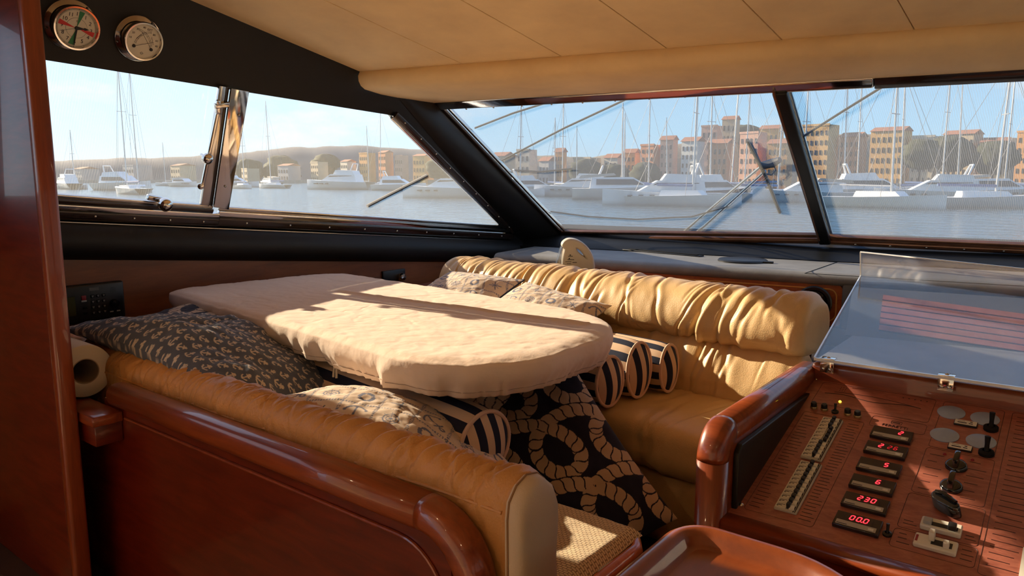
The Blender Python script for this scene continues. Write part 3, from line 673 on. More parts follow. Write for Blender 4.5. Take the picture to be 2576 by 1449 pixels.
# ---- near sofa with its wooden back towards the photographer
nsf = thing('dinette_sofa', 'tan leather sofa with varnished mahogany back and rounded rail', 'sofa', (-1.35, 1.0, .0), 8)
PY = .862                                                   # aft face of the wooden back
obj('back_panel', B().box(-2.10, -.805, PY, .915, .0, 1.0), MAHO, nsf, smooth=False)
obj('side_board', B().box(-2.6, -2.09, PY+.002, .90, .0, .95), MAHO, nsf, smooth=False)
obj('moulding', B().tube([(-1.98, PY-.002, .965), (-.93, PY-.002, .965)] + [(-.93 + .115*math.sin(a), PY-.002, .85 + .115*math.cos(a)) for a in np.linspace(.2, math.pi/2, 10)] + [(-.815, PY-.002, .1)], .004, 8), MAHOV, nsf)
def rail_prof(cx, cy): pass
def sweep(name, path, up, w, h, m, parent, n=24, pw=2.6):
    """superellipse section swept along a path; up: vectors"""
    V = []; P = [np.array(p, float) for p in path]
    for i, p in enumerate(P):
        d = unit(P[min(i+1, len(P)-1)] - P[max(i-1, 0)]); u = np.array(up[i] if isinstance(up[0], (list, tuple, np.ndarray)) else up, float); u = unit(u - d*(u @ d)); c = np.cross(d, u)
        for j in range(n):
            a = 2*math.pi*j/n; ca, sa = math.cos(a), math.sin(a)
            V.append(p + c*w/2*math.copysign(abs(ca)**(2/pw), ca) + u*h/2*math.copysign(abs(sa)**(2/pw), sa))
    k = len(P); cap = [tuple(range(n-1, -1, -1)), tuple((k-1)*n + j for j in range(n))]
    return npmesh(name, V, gfaces(k, n, False, True), m, parent, extra=cap)
RY, RZ = .872, 1.022
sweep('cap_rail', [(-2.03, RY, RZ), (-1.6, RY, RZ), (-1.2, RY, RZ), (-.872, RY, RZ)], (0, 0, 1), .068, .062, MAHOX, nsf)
arc = [(-.870 + .115*math.sin(a), RY, RZ - .115 + .115*math.cos(a)) for a in np.linspace(0, math.pi/2, 14)]
sweep('rail_corner', arc + [(-.755, RY, .86)], [(math.sin(a), 0, math.cos(a)) for a in np.linspace(0, math.pi/2, 14)] + [(1, 0, 0)], .068, .062, MAHOX, nsf)
sweep('rail_post', [(-.755, RY, .858), (-.755, RY, .4), (-.755, RY, .02)], (1, 0, 0), .068, .062, MAHOV, nsf)
nb_prof = [(.905, 1.035), (.902, 1.075), (.925, 1.105), (.962, 1.112), (.995, 1.095), (1.01, 1.05), (1.01, .80), (.95, .78), (.908, .80)]
pw1 = lambda T: .25 + .75*np.clip(np.sin(2*math.pi*(T+.02)), 0, 1)
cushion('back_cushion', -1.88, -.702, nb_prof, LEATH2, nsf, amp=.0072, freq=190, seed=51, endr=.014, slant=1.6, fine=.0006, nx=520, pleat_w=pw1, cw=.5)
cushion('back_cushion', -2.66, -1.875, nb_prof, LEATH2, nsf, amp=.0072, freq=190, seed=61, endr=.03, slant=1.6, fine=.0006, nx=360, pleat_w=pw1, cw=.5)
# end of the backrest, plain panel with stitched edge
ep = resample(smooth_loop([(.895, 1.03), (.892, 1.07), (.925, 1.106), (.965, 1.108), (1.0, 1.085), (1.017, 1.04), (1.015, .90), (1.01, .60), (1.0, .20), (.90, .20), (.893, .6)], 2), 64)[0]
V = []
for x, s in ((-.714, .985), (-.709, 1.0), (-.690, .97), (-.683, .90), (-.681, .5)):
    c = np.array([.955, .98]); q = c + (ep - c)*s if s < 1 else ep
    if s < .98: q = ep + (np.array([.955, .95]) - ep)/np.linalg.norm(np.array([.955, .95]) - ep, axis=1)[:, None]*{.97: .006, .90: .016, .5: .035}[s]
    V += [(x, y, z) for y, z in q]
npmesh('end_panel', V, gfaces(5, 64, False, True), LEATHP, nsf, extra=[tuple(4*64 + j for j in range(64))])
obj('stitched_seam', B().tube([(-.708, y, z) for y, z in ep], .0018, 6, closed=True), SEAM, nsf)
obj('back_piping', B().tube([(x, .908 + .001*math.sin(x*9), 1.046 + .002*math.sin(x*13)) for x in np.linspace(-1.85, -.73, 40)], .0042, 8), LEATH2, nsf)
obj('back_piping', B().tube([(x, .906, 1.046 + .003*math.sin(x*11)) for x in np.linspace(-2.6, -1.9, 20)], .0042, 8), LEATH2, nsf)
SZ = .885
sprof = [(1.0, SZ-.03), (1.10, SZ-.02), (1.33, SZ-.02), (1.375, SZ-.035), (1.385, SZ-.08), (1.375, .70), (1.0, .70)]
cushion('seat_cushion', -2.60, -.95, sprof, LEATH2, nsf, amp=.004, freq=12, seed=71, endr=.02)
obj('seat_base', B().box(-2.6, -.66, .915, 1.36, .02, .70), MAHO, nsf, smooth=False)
kx, ky = np.linspace(-.955, -.665, 90), np.linspace(.99, 1.285, 110)
X, Y = np.meshgrid(kx, ky, indexing='ij'); ed = np.minimum(1, np.minimum(1.29-Y, -.66-X)/.03); ed = np.clip(ed, 0, 1)
Z = SZ + .012 - .03*(1-ed)**2 + .003*fbm(X*20, Y*20, 5, 3)
o = npmesh('knitted_throw', np.stack([X, Y, Z], -1), gfaces(90, 110), KNIT, nsf)
b = B(); b.box(-.955, -.665, .99, 1.286, .70, SZ-.012); obj('throw_side', b, KNIT, nsf, bevel=.01)
obj('seat_edge_trim', B().tube([(-.655, y, SZ-.02) for y in np.linspace(1.0, 1.24, 8)] + [(-.675, 1.27, SZ-.02)], .014, 10), FASCIA, nsf)

# ---- dining table under a fitted canvas cover
TZ = 1.18
def outline(inset=0.0, n=520):
    P = []
    for cx, cy, r, a0 in ((-2.93, 1.03, .10, 180), (-1.165, 1.03, .27, 270), (-1.195, 1.815, .36, 0), (-2.94, 1.80, .14, 90)):
        sx = 1 if a0 in (180, 90) else -1; sy = 1 if a0 in (180, 270) else -1
        for i in range(13):
            a = math.radians(a0 + 90*i/12); P.append((cx + sx*r + r*math.cos(a), cy + sy*r + r*math.sin(a)))
    Q, L = resample(P, n); t = np.roll(Q, -1, 0) - np.roll(Q, 1, 0); t /= np.linalg.norm(t, axis=1)[:, None]; nr = np.stack([t[:, 1], -t[:, 0]], 1)
    return Q - nr*inset, nr, L
tb_ = thing('dining_table', 'mahogany dinette table hidden under the canvas cover', 'table', (-2.0, 1.42, .45), 15)
q, nr, L = outline(.03)
obj('table_top', B().prism([(x, y, TZ-.055) for x, y in q[::6]], (0, 0, .045)), MAHOX, tb_, smooth=False)
obj('pedestal', B().lathe([(.055, .47), (.055, 1.12)], 24, (-2.0, 1.42, 0)), STEEL, tb_)
obj('pedestal_foot', B().lathe([(0, .47), (.19, .465), (.20, .452), (.20, .45)], 32, (-2.0, 1.42, 0)), STEEL, tb_)
cv = thing('table_cover', 'wrinkled cream canvas cover with gathered hem on the dinette table', 'table cover', (-2.0, 1.42, TZ), 15)
q, nr, L = outline(0); n = len(q); c0 = np.array([-2.0, 1.42]); sarc = np.arange(n)/n*L
rings = []; ks = np.r_[np.linspace(.02, .93, 110), .955, .975, .988, .996]
for s in ks:
    p = c0 + (q - c0)*s; x, y = p[:, 0], p[:, 1]
    z = TZ + .0022*fbm(x*5, y*9, 3, 4)*1.3 + .0022*np.abs(fbm(x*9+y*4, y*14, 8, 3))*1.2 - .010*sstep(.93, 1, s)**2
    z = z + .003*sstep(.7, 1, s)*fbm(x*14, y*14, 12, 3) - .0016*np.clip(.10 - np.abs(fbm(x*4+y*2, y*6-x, 61, 3)), 0, 1)/.10 - .0012*np.clip(.12 - np.abs(fbm(x*9-y*5, y*10+x*3, 71, 3)), 0, 1)/.12
    z = z + .006*np.exp(-((y - (1.55 + .16*(x+1.9)))/.010)**2)*(fbm(x*4, y*2, 99, 2) > -.1)
    rings.append(np.stack([x, y, z], 1))
near = .45 + .55*sstep(-.2, .6, -nr[:, 1])
g1 = fbm(sarc*26, 0*sarc, 21, 3); g2 = vn(sarc*75, 0*sarc, 33); fold = np.abs(vn(sarc*11 + .5, 0*sarc, 44))
hem_drop = .088 + .010*vn(sarc*3, 0*sarc, 5) + .004*g2
for j, t in enumerate(np.linspace(.06, 1, 26)):
    zz = TZ - .008 - hem_drop*t
    sl = sarc + .03*t                                                      # folds run slightly askew
    fo = np.abs(vn(sl*13, 0*sl, 44))*2 - .5
    off = .006*math.sin(math.pi*min(t*1.4, 1)) - .022*t**3 + near*(.022*t*fo + .010*t*fbm(sl*24, 0*sl, 21, 3)) + .020*t**3*g2
    p = q + nr*off[:, None]; rings.append(np.stack([p[:, 0], p[:, 1], zz + .007*g2*t**2], 1))
p = rings[-1].copy(); p[:, :2] -= nr*.018; p[:, 2] += .006; rings.append(p)
V = np.concatenate(rings); m_ = len(rings)
npmesh('cover_cloth', V, gfaces(m_, n, False, True), COVER, cv, extra=[tuple(range(n))])
hm = rings[-7]; obj('hem_stitching', B().tube([(a[0] + nr[i*2][0]*.0012, a[1] + nr[i*2][1]*.0012, a[2]) for i, a in enumerate(hm[::2])], .0011, 5, closed=True), COVERLINE, cv)
dp = toloc(atz(842, 902, 1.10), 15)
for k in (0, 1):
    obj('drawstring', B().tube([dp + np.array([.010*k + .006*t*(1+k), -.01*t, -.052*t + .004*math.sin(9*t)]) for t in np.linspace(0, 1, 7)], .0034, 7), CORD, cv)

# ------------------------------------------------------------------ cushions
CR = np.array([.70, .55, .42]); NAVY = np.array([.014, .018, .045]); INKB = np.array([.055, .06, .11])
def rope_pattern(u, v, cell=.178, width=.0205, seed=0):
    """loops of twisted rope on navy; u,v metres"""
    n = len(u); best = np.full((2, n), 1e9); sg = np.zeros((2, n)); ar = np.zeros((2, n)); k = 0; y = v.min() - cell
    while y < v.max() + cell:
        t = np.arange(u.min()-2*cell, u.max()+2*cell, .0022)/cell*2*math.pi
        cx = t*cell/(2*math.pi) - .56*cell*np.sin(t) + (k % 2)*cell*.5; cy = y - .47*cell*np.cos(t) + .10*cell*np.sin(t)
        P = np.stack([cx, cy], 1); d = np.gradient(P, axis=0); d /= np.linalg.norm(d, axis=1)[:, None]; s = np.r_[0, np.cumsum(np.linalg.norm(np.diff(P, axis=0), axis=1))]
        sel = np.where(np.abs(v-y) < .60*cell + width)[0]
        for L_ in (0, 1):                                     # alternate half loops pass over and under
            m = np.where((np.floor(t/math.pi + .5) % 2) == L_)[0]
            for ch in np.array_split(sel, max(1, len(sel)//2500)):
                if len(ch) == 0: continue
                D = (u[ch][:, None]-cx[m])**2 + (v[ch][:, None]-cy[m])**2; i = D.argmin(1); dd = np.sqrt(D[np.arange(len(ch)), i]); i = m[i]
                du, dv = u[ch]-cx[i], v[ch]-cy[i]; ss = dv*d[i, 0] - du*d[i, 1]; al = s[i] + du*d[i, 0] + dv*d[i, 1]
                up = dd < best[L_, ch]; c = ch[up]; best[L_, c] = dd[up]; sg[L_, c] = ss[up]; ar[L_, c] = al[up]
        y += cell*1.12; k += 1
    col = np.tile(NAVY, (n, 1))
    for L_ in (0, 1):
        w = sg[L_]/width; ph = ar[L_]/.029 + .55*w - .25*np.sin(w*2.2); fr = ph - np.floor(ph)
        col[best[L_] < width*1.13] = NAVY
        col[(best[L_] < width*(.86 + .14*np.sin(math.pi*fr))) & (np.minimum(fr, 1-fr) > .065)] = CR*.86
    return col
def seg(px, py, ax, ay, bx, by):
    dx, dy = bx-ax, by-ay; t = np.clip(((px-ax)*dx + (py-ay)*dy)/(dx*dx+dy*dy), 0, 1); return np.hypot(px-ax-t*dx, py-ay-t*dy)
def anchor(x, y, w=.045):
    r = np.hypot(x, y+.02); arc = np.abs(r-.30); arc = np.where((y < -.10), arc, 9)
    d = np.minimum.reduce([seg(x, y, 0, -.32, 0, .25), np.abs(np.hypot(x, y-.33)-.07), seg(x, y, -.16, .17, .16, .17), arc])
    tip = np.minimum(np.hypot(np.abs(x)-.29, y+.12)-.03, 9)
    return np.minimum(d - w, tip - w*.6)
def nautical_pattern(u, v, cell=.088, seed=0):
    col = np.tile(CR, (len(u), 1)); a = (u*.92 + v*.42)/cell; c = (-u*.35 + v*.95)/cell
    i, j = np.floor(a), np.floor(c); x, y = a-i-.5, c-j-.5; k = (i*1 + j*2) % 4; rot = ((i*3 + j*5) % 4)*.9 + seed
    X, Y = x*np.cos(rot) - y*np.sin(rot), x*np.sin(rot) + y*np.cos(rot); r = np.hypot(X, Y); th = np.arctan2(Y, X)
    ring = (np.abs(r-.19) < .062) & ~((np.abs(np.sin(2*th)) > .96) & (np.abs(r-.19) > .03))
    wheel = (np.abs(r-.21) < .018) | (np.abs(r-.13) < .014) | (r < .045) | ((np.abs(np.sin(4*th))*r < .016*4*.55) & (r < .30))
    star = (r < .30*(.20 + .80*np.abs(np.cos(2*th))**14)) | (r < .20*(.2 + .8*np.abs(np.sin(2*th))**16))
    anc = anchor(X, Y, .03) < 0
    mk = ((k == 0) & wheel) | ((k == 1) & ring) | ((k == 2) & star) | ((k == 3) & anc)
    for tt, ll in ((x, c), (y, a)):                                       # twisted rope lattice
        e = .5 - np.abs(tt); tw = np.sin(ll*2*math.pi*1.0)*.030; o_ = np.where(tt > 0, e, -e)
        strand = (np.abs(np.abs(o_ - tw) - .0) < .020) | (np.abs(o_ + tw) < .020)
        hatch = ((ll*13) % 1 < .62)
        mk |= strand & hatch & (e < .075)
    col[mk] = INKB*1.6 + .06
    return col
def anchors_pattern(u, v, cell=.040, seed=0):
    base = np.array([.095, .108, .150]); col = np.tile(base, (len(u), 1)); row = np.floor(v/(cell*.78)); a = u/cell + .5*(row % 2)
    i = np.floor(a); x = a-i-.5; y = v/(cell*.78) - row - .5; rot = np.where((i+row) % 2 == 0, .35, -.35 + math.pi*0) + .5
    X, Y = x*np.cos(rot)-y*np.sin(rot), x*np.sin(rot)+y*np.cos(rot)
    col[anchor(X*1.05, Y*1.05, .058) < 0] = (.62, .52, .44)
    return col
def pillow(name, label, wx, wy, tk, pat, c, ex, ez, n=(200, 200), seed=0, wr=.006, sag=None, group='cushions on the dinette sofas', piping=None, pinch=.07, cat='cushion'):
    """square cushion; c: centre (world), ex: width direction, ez: normal"""
    ex = unit(ex); ez = unit(ez); ez = unit(ez - ex*(ez @ ex)); ey = np.cross(ez, ex)
    def side(nu, nv, sgn):
        uu, vv = np.meshgrid(np.linspace(-1, 1, nu), np.linspace(-1, 1, nv), indexing='ij')
        x = uu*wx/2*(1 - pinch*(1-vv**2)); y = vv*wy/2*(1 - pinch*(1-uu**2))
        prof = (np.clip((1-np.abs(uu)**2.4)*(1-np.abs(vv)**2.4), 0, 1))**.55
        edge = np.clip(4*(1-np.maximum(np.abs(uu), np.abs(vv))), 0, 1)
        wrk = wr*(1.6*fbm(uu*2.2+seed, vv*2.2, seed, 4) + .8*np.abs(fbm(uu*5, vv*3+seed, seed+3, 3)))
        pk = wr*.7*(1-edge)*np.sin(uu*23+seed)*np.sin(vv*21)
        z = sgn*tk/2*prof + wrk*edge + pk*np.minimum(1, 6*(1-np.maximum(np.abs(uu), np.abs(vv))))
        if sag is not None: z = z + sag(uu, vv)
        return x, y, z, uu, vv
    x, y, z, uu, vv = side(n[0], n[1], 1); col = pat(x.ravel(), y.ravel()); V1 = np.stack([x, y, z], -1).reshape(-1, 3)
    nb = (max(20, n[0]//4), max(20, n[1]//4)); x2, y2, z2, _, _ = side(nb[0], nb[1], -1); col2 = pat(x2.ravel(), y2.ravel()); V2 = np.stack([x2, y2, z2], -1).reshape(-1, 3)
    V = np.vstack([V1, V2]); Fq = np.vstack([gfaces(*n), gfaces(*nb)[:, ::-1] + len(V1)])
    o = npmesh(name, V, Fq, PRINT, None, {'pat': np.vstack([col, col2])}, mtx=basis(ex, ey, ez, c), recalc=False)
    tag(o, label, cat, group)
    if piping:
        t = np.linspace(-1, 1, 30); per = [(a, -1) for a in t] + [(1, a) for a in t[1:]] + [(a, 1) for a in t[::-1][1:]] + [(-1, a) for a in t[::-1][1:-1]]
        P = []
        for a, b_ in per: P.append((a*wx/2*(1-pinch*(1-b_**2)), b_*wy/2*(1-pinch*(1-a**2)), float(sag(np.array(a), np.array(b_))) if sag is not None else 0))
        p_ = obj('piping', B().tube(P, .0035, 6, closed=True), piping, None); p_.parent = o
    return o
NAVYM = mat('navy_piping', (.02, .03, .07), .85)
D8x, D8y = frame(8); D15x, D15y = frame(15)
L8 = lambda x, y, z: towld(np.array([x, y, z]), 8)
L15 = lambda x, y, z: towld(np.array([x, y, z]), 15)
# anchors cushion lying on the near sofa
pillow('anchor_cushion', 'large grey-blue cushion printed with rows of tiny white anchors', .84, .50, .17, anchors_pattern, L8(-2.02, 1.160, 1.088), D8x - ZV*.10 + D8y*.06, ZV + D8y*.20 + D8x*.04, (440, 270), 3, .017, sag=lambda u, v: -.07*np.clip(u, 0, 1)**2 - .03*np.clip(-u, 0, 1)**2)
pillow('rope_cushion', 'rope-print cushion mostly hidden behind the anchor cushion', .46, .44, .14, lambda u, v: rope_pattern(u+.03, v+.05), L8(-2.42, 1.345, 1.085), D8x + D8y*.15, ZV - D8y*.1, (190, 180), 5, .008)
pillow('nautical_cushion', 'sunlit cream cushion with anchor and ship wheel print by the near sofa back', .58, .36, .14, lambda u, v: nautical_pattern(u, v, seed=.4), L8(-1.31, 1.165, 1.005), D8x - ZV*.15 + D8y*.12, ZV*1.0 + D8y*.22, (330, 200), 9, .008, sag=lambda u, v: -.03*np.abs(u)**2)
# cushions against the front sofa back, behind the table
pillow('nautical_cushion', 'cream nautical-print cushion with dark piping at the left behind the table', .44, .42, .13, lambda u, v: nautical_pattern(u+.02, v+.03, seed=1.2), L15(-2.38, 2.04, 1.085), D15x + D15y*.1, ZV*1.0 - D15y*.42, (230, 220), 15, .006, piping=NAVYM)
pillow('nautical_cushion', 'crumpled cream nautical-print cushion with pointed corner right of its twin behind the table', .46, .44, .13, lambda u, v: nautical_pattern(u+.05, v+.01, seed=2.2), L15(-1.93, 2.03, 1.055), D15x - ZV*.10, ZV*1.0 - D15y*.42, (240, 230), 17, .0065)
# big rope cushion standing in the footwell
rc = atd(1348, 1217, 2.12); ea = math.radians(-32)
vd = unit(rc - CAM); rr = unit(np.cross(vd, ZV)); uu_ = np.cross(rr, vd)
pillow('rope_cushion', 'big navy cushion with knotted rope print standing in the footwell', .57, .57, .15, lambda u, v: rope_pattern(u*math.cos(.25)-v*math.sin(.25), u*math.sin(.25)+v*math.cos(.25), .178, .0205), rc, rr*.849 + uu_*.529, -vd + ZV*.25, (430, 430), 23, .007, pinch=.05)
rc2 = atd(1215, 1075, 2.22)
pillow('rope_cushion', 'second rope-print cushion in shade behind the striped bolster under the table', .50, .50, .13, lambda u, v: rope_pattern(u+.07, v), rc2, rr*.8 - uu_*.6, -vd + ZV*.2 + rr*.2, (170, 170), 29, .007)
# striped bolsters
def bolster(label, c, ax, ln, ry, rz, nst=14, up=ZV, th0=.1, group='striped bolsters'):
    ax = unit(ax); up = unit(np.array(up) - ax*(np.array(up) @ ax)); sd_ = np.cross(up, ax)
    o = thing('striped_bolster', label, 'bolster', (0, 0, 0), 0, group)
    o.matrix_world = basis(ax, sd_, up, c); ORG[o.name] = np.zeros(3)
    nu, nv = 40, 73; xs = np.linspace(-ln/2, ln/2, nu); a = np.linspace(0, 2*math.pi, nv)
    X, A = np.meshgrid(xs, a, indexing='ij'); k = 1 - .10*(np.abs(X)/(ln/2))**10 + .015*vn(X*9, A*2, 4)
    npmesh('bolster_body', np.stack([X, ry*np.cos(A)*k, rz*np.sin(A)*k], -1), gfaces(nu, nv), STRIPE, o, {'st': (A/(2*math.pi)*nst + th0).ravel()})
    for s_, nm in ((1, 'end_cap'), (-1, 'end_cap')):
        R, A2 = np.meshgrid(np.linspace(0, 1, 12), np.linspace(0, 2*math.pi, 49), indexing='ij')
        Y, Z = ry*.90*R*np.cos(A2), rz*.90*R*np.sin(A2); X2 = s_*(ln/2 + .022*(1-R**2))
        cap = npmesh(nm, np.stack([X2, Y, Z], -1), gfaces(12, 49), STRIPE, o, {'st': (Y*math.cos(.15) + Z*math.sin(.15)).ravel()/.046 + .2})
        obj('piping', B().tube([(s_*(ln/2), ry*.93*math.cos(t), rz*.93*math.sin(t)) for t in np.linspace(0, 2*math.pi, 40, endpoint=False)], .0055, 8, closed=True), PIPING, cap)
    return o
bolster('long striped bolster lying along the near sofa below the table cover', L8(-1.50, 1.345, .975), D8x*1.0 - D8y*.10 - ZV*.03, .80, .088, .088, 9, th0=.3)
bolster('nearest of three striped bolsters on the front seat, half under the table', L15(-1.62, 1.865, .955), D15x*1.0 - D15y*.10, .44, .066, .088, 10)
bolster('tallest of three striped bolsters on the front seat, in the middle', L15(-1.60, 2.00, .968), D15x*1.0 - D15y*.06, .42, .066, .100, 10, th0=.6)
bolster('rearmost of three striped bolsters, against the leather backrest', L15(-1.58, 2.125, .955), D15x*1.0 - D15y*.02, .44, .055, .088, 10, th0=.35)
# ================================================================== CONSOLE (frame 8)
con = thing('helm_console', 'mahogany chart console with burl instrument panel and clear lid', 'console', (-.2, 1.75, 0), 8)
BLp = np.array([-.532, 1.441, .905]); SLP = math.radians(15.6); CS, SN = math.cos(SLP), math.sin(SLP)
def pxf(V):
    V = np.asarray(V, float); u, v, h = V[..., 0], V[..., 1], V[..., 2]
    return np.stack([BLp[0] + u, BLp[1] + v*CS - h*SN, BLp[2] + v*SN + h*CS], -1)
XR = 1.05
pan = obj('instrument_panel', B().box(-.02, XR, -.004, .618, -.02, 0), BURL, con, smooth=False, xf=pxf)
# left flank: rounded rail on a post, black padded inner side
RX = -.575
sweep('rail_post', [(RX, 1.415, .02), (RX, 1.415, .6), (RX, 1.415, 1.020)], (0, 1, 0), .062, .066, MAHOV, con)
arc = [(RX, 1.415 + .05 - .05*math.cos(a), 1.020 + .05*math.sin(a)) for a in np.linspace(0, math.pi/2, 12)]
sweep('rail_corner', arc, [(0, -math.cos(a), math.sin(a)) for a in np.linspace(0, math.pi/2, 12)], .062, .066, MAHOX, con)
sweep('armrest_rail', [(RX, 1.465, 1.070), (RX, 1.7, 1.070), (RX, 1.97, 1.072), (RX, 2.06, 1.070)], (0, 0, 1), .062, .062, MAHOX, con)
obj('side_board', B().box(-.600, -.546, 1.42, 2.2, .02, 1.06), MAHOX, con, smooth=False)
obj('black_side_pad', B().prism([(-.546, 1.452, .88), (-.546, 2.035, 1.04), (-.546, 2.035, 1.045), (-.546, 1.47, 1.045), (-.546, 1.452, 1.03)], (.012, 0, 0)), VINYL2, con, bevel=.005, seg=3)
# front and top mouldings
sweep('front_moulding', [(-.545, 1.418, .892), (0, 1.418, .892), (.6, 1.418, .892)], (0, 0, 1), .05, .030, MAHOX, con)
obj('front_board', B().box(-.60, .6, 1.42, 1.45, .02, .885), MAHO, con, smooth=False)
obj('hinge_board', B().box(-.556, .6, 2.015, 2.075, .98, 1.112), MAHOX, con, bevel=.012, seg=3)
# recess under the lid: desk, sloping face with wooden grille
obj('desk_surface', B().box(-.72, .7, 2.07, 3.28, .94, .965), GREYD, con, smooth=False)
def quad_slab(P, t): return B().prism(P, t)
f0, f1 = toloc(np.array([-.30, 3.24, .965]), 8), toloc(np.array([.9, 3.24, .965]), 8); f2, f3 = toloc(np.array([.9, 3.42, 1.14]), 8), toloc(np.array([-.30, 3.42, 1.14]), 8)
obj('dash_face', quad_slab([f0, f1, f2, f3], (0, .05, -.02)), GREYM, con, smooth=False)
fn_ = np.cross(f1-f0, f3-f0); fn_ = unit(fn_ if fn_[1] < 0 else -fn_)
fW = [towld(p, 8) for p in (f0, f1, f2, f3)]; fnW = np.cross(fW[1]-fW[0], fW[3]-fW[0]); fnW = unit(fnW if fnW[1] < 0 else -fnW)
def onface(x, y, h): return toloc(on(x, y, fW[0], fnW) + fnW*h, 8)
gTL, gBL = onface(2222, 742, .006), onface(2210, 832, .006); gTR, gBR = onface(2576, 790, .006), onface(2576, 887, .006)
gTR = gTL + (gTR-gTL)*1.8; gBR = gBL + (gBR-gBL)*1.8
for i in range(6):
    a, c = i/6 + .018, (i+1)/6 - .018
    L0, L1 = gTL + (gBL-gTL)*a, gTL + (gBL-gTL)*c; R0, R1 = gTR + (gBR-gTR)*a, gTR + (gBR-gTR)*c
    obj('grille_slat', quad_slab([L0, R0, R1, L1], -fn_*.008), GRILLEW, con, smooth=False)
obj('grille_back', quad_slab([onface(2222, 742, .0015), gTR - fn_*.0045, gBR - fn_*.0045, onface(2210, 832, .0015)], -fn_*.002), BLACK, con, smooth=False)
# clear lid with raised rear flange, two hinges
lh0 = toloc(atz(2047, 906, 1.122), 8); lh0[1] = 2.0; lf0 = toloc(atz(2165, 697, 1.215), 8); lf1 = toloc(atz(2576, 752, 1.205), 8)
ex_ = lf1 - lf0; lf1 = lf0 + ex_*1.5; lh1 = np.array([lf1[0]+.02, 2.0, 1.122]); t0 = np.array([-.008, .005, .098])
lid = obj('clear_lid', B().prism([lh0, lh1, lf1, lf0], (0, 0, .006)), ACRYL, con, smooth=False)
obj('lid_flange', B().prism([lf0, lf1, lf1 + t0, lf0 + t0], (0, .006, 0)), ACRYL, con, smooth=False)
obj('lid_edge', B().bar(lh0 + np.array([0, -.003, .003]), lh1 + np.array([0, -.003, .003]), .006, .007, (0, 0, 1)), ACEDGE, con, smooth=False)
obj('lid_edge', B().bar(lh0 + np.array([0, 0, .006]), lf0 + np.array([0, 0, .006]), .004, .004, (0, 0, 1)), ACEDGE, con, smooth=False)
obj('lid_edge', B().bar(lf0, lf0 + t0, .005, .005, (1, 0, 0)), ACEDGE, con, smooth=False)
obj('lid_edge', B().bar(lf0 + t0, lf1 + t0, .005, .005, (0, 0, 1)), ACEDGE, con, smooth=False)
for x, y in ((2083, 903), (2378, 950)):
    p = toloc(atz(x, y, 1.128), 8); hx = p[0]
    hg = obj('hinge', B().box(hx-.018, hx+.018, 1.996, 2.024, 1.1275, 1.1305).box(hx-.017, hx+.017, 1.997, 2.0005, 1.092, 1.13), CHROME, con, bevel=.001)
    obj('hinge_screw', B().lathe([(0, .003), (.004, .002), (.006, 0)], 10, (hx, 2.012, 1.1305)), STEEL, hg)
    for dx in (-.008, .008): obj('hinge_screw', B().lathe([(0, .003), (.003, .002), (.004, 0)], 10, (hx+dx, 1.997, 1.102), (0, -1, 0)), STEEL, hg)
# ---- instruments on the panel: u across, v up the slope, h out of it
def pobj(name, b, m, parent=con, **k): return obj(name, b, m, parent, xf=pxf, **k)
for u, v in ((-.010, .600), (-.008, .324), (.001, .030)): pobj('panel_screw', B().lathe([(0, .003), (.004, .002), (.0055, 0)], 12, (u, v, 0)), STEEL)
for i, (u, v) in enumerate(((.026, .456), (.051, .456), (.106, .454), (.129, .452))):
    k = pobj('push_button', B().lathe([(.0085, 0), (.009, .004), (.0078, .006)], 18, (u, v, 0)), BUTT)
    pobj('button_cap', B().lathe([(.0072, .004), (.0074, .013), (.0062, .016), (0, .0165)], 18, (u, v, 0)), BLACK, k)
def toggle(u, v, s=1.0, m=BLACK, name='toggle_switch'):
    k = pobj(name, B().lathe([(.0085*s, 0), (.0085*s, .004*s), (.0045*s, .006*s)], 14, (u, v, 0)), m)
    pobj('toggle_lever', B().tube([(u, v, .004*s), (u, v+.003*s, .012*s), (u, v+.006*s, .022*s)], [.0028*s, .0026*s, .0034*s], 9), m, k)
toggle(.077, .453); toggle(.278, .058)
def led(u, v, m): pobj('indicator_lamp', B().lathe([(.0036, 0), (.0034, .002), (.002, .0035), (0, .004)], 12, (u, v, 0)), m)
led(.075, .505, LEDY); led(.353, .364, LEDR); led(.327, .366, REDB); led(.379, .365, REDB)
# breaker strips
def strip(u0, u1, v0, v1, n, off):
    st = pobj('breaker_strip', B().box(u0, u1, v0, v1, 0, .006), CREAM, bevel=.0012, seg=1)
    h = (v1-v0-.006)/n; uw = u1-u0; first = {}
    for i in range(n):
        va = v0 + .003 + i*h
        pobj('breaker_label', B().box(u0+.0015, u0+uw*.50, va+.0006, va+h-.0006, .006, .0085), WHITE, st, smooth=False)
        pobj('label_print', B().box(u0+.004, u0+uw*.30, va+h*.40, va+h*.52, .0085, .0087).box(u0+.004, u0+uw*.42, va+h*.66, va+h*.74, .0085, .0087).box(u0+.004, u0+.007, va+h*.2, va+h*.34, .0085, .0087), INK, st, smooth=False)
        k = .52 + (.13 if i in off else 0)
        pobj('breaker_body', B().lathe([(h*.44, 0), (h*.44, uw*.24)], 16, (u0+uw*.64, va+h*.5, .0065), (1, 0, 0)), WHITE, st)
        pobj('breaker_lever', B().box(u0+uw*k, u0+uw*(k+.17), va+.0022, va+h-.0022, .006, .0185), BLACK, st, bevel=.0012, seg=1)
    pobj('strip_edge', B().box(u1-.0075, u1-.006, v0, v1, .006, .0072).box(u1-.004, u1-.0028, v0, v1, .006, .0072), INK, st, smooth=False)
strip(.060, .106, .237, .416, 11, (4, 5, 6, 7)); strip(.066, .112, .042, .223, 11, ())
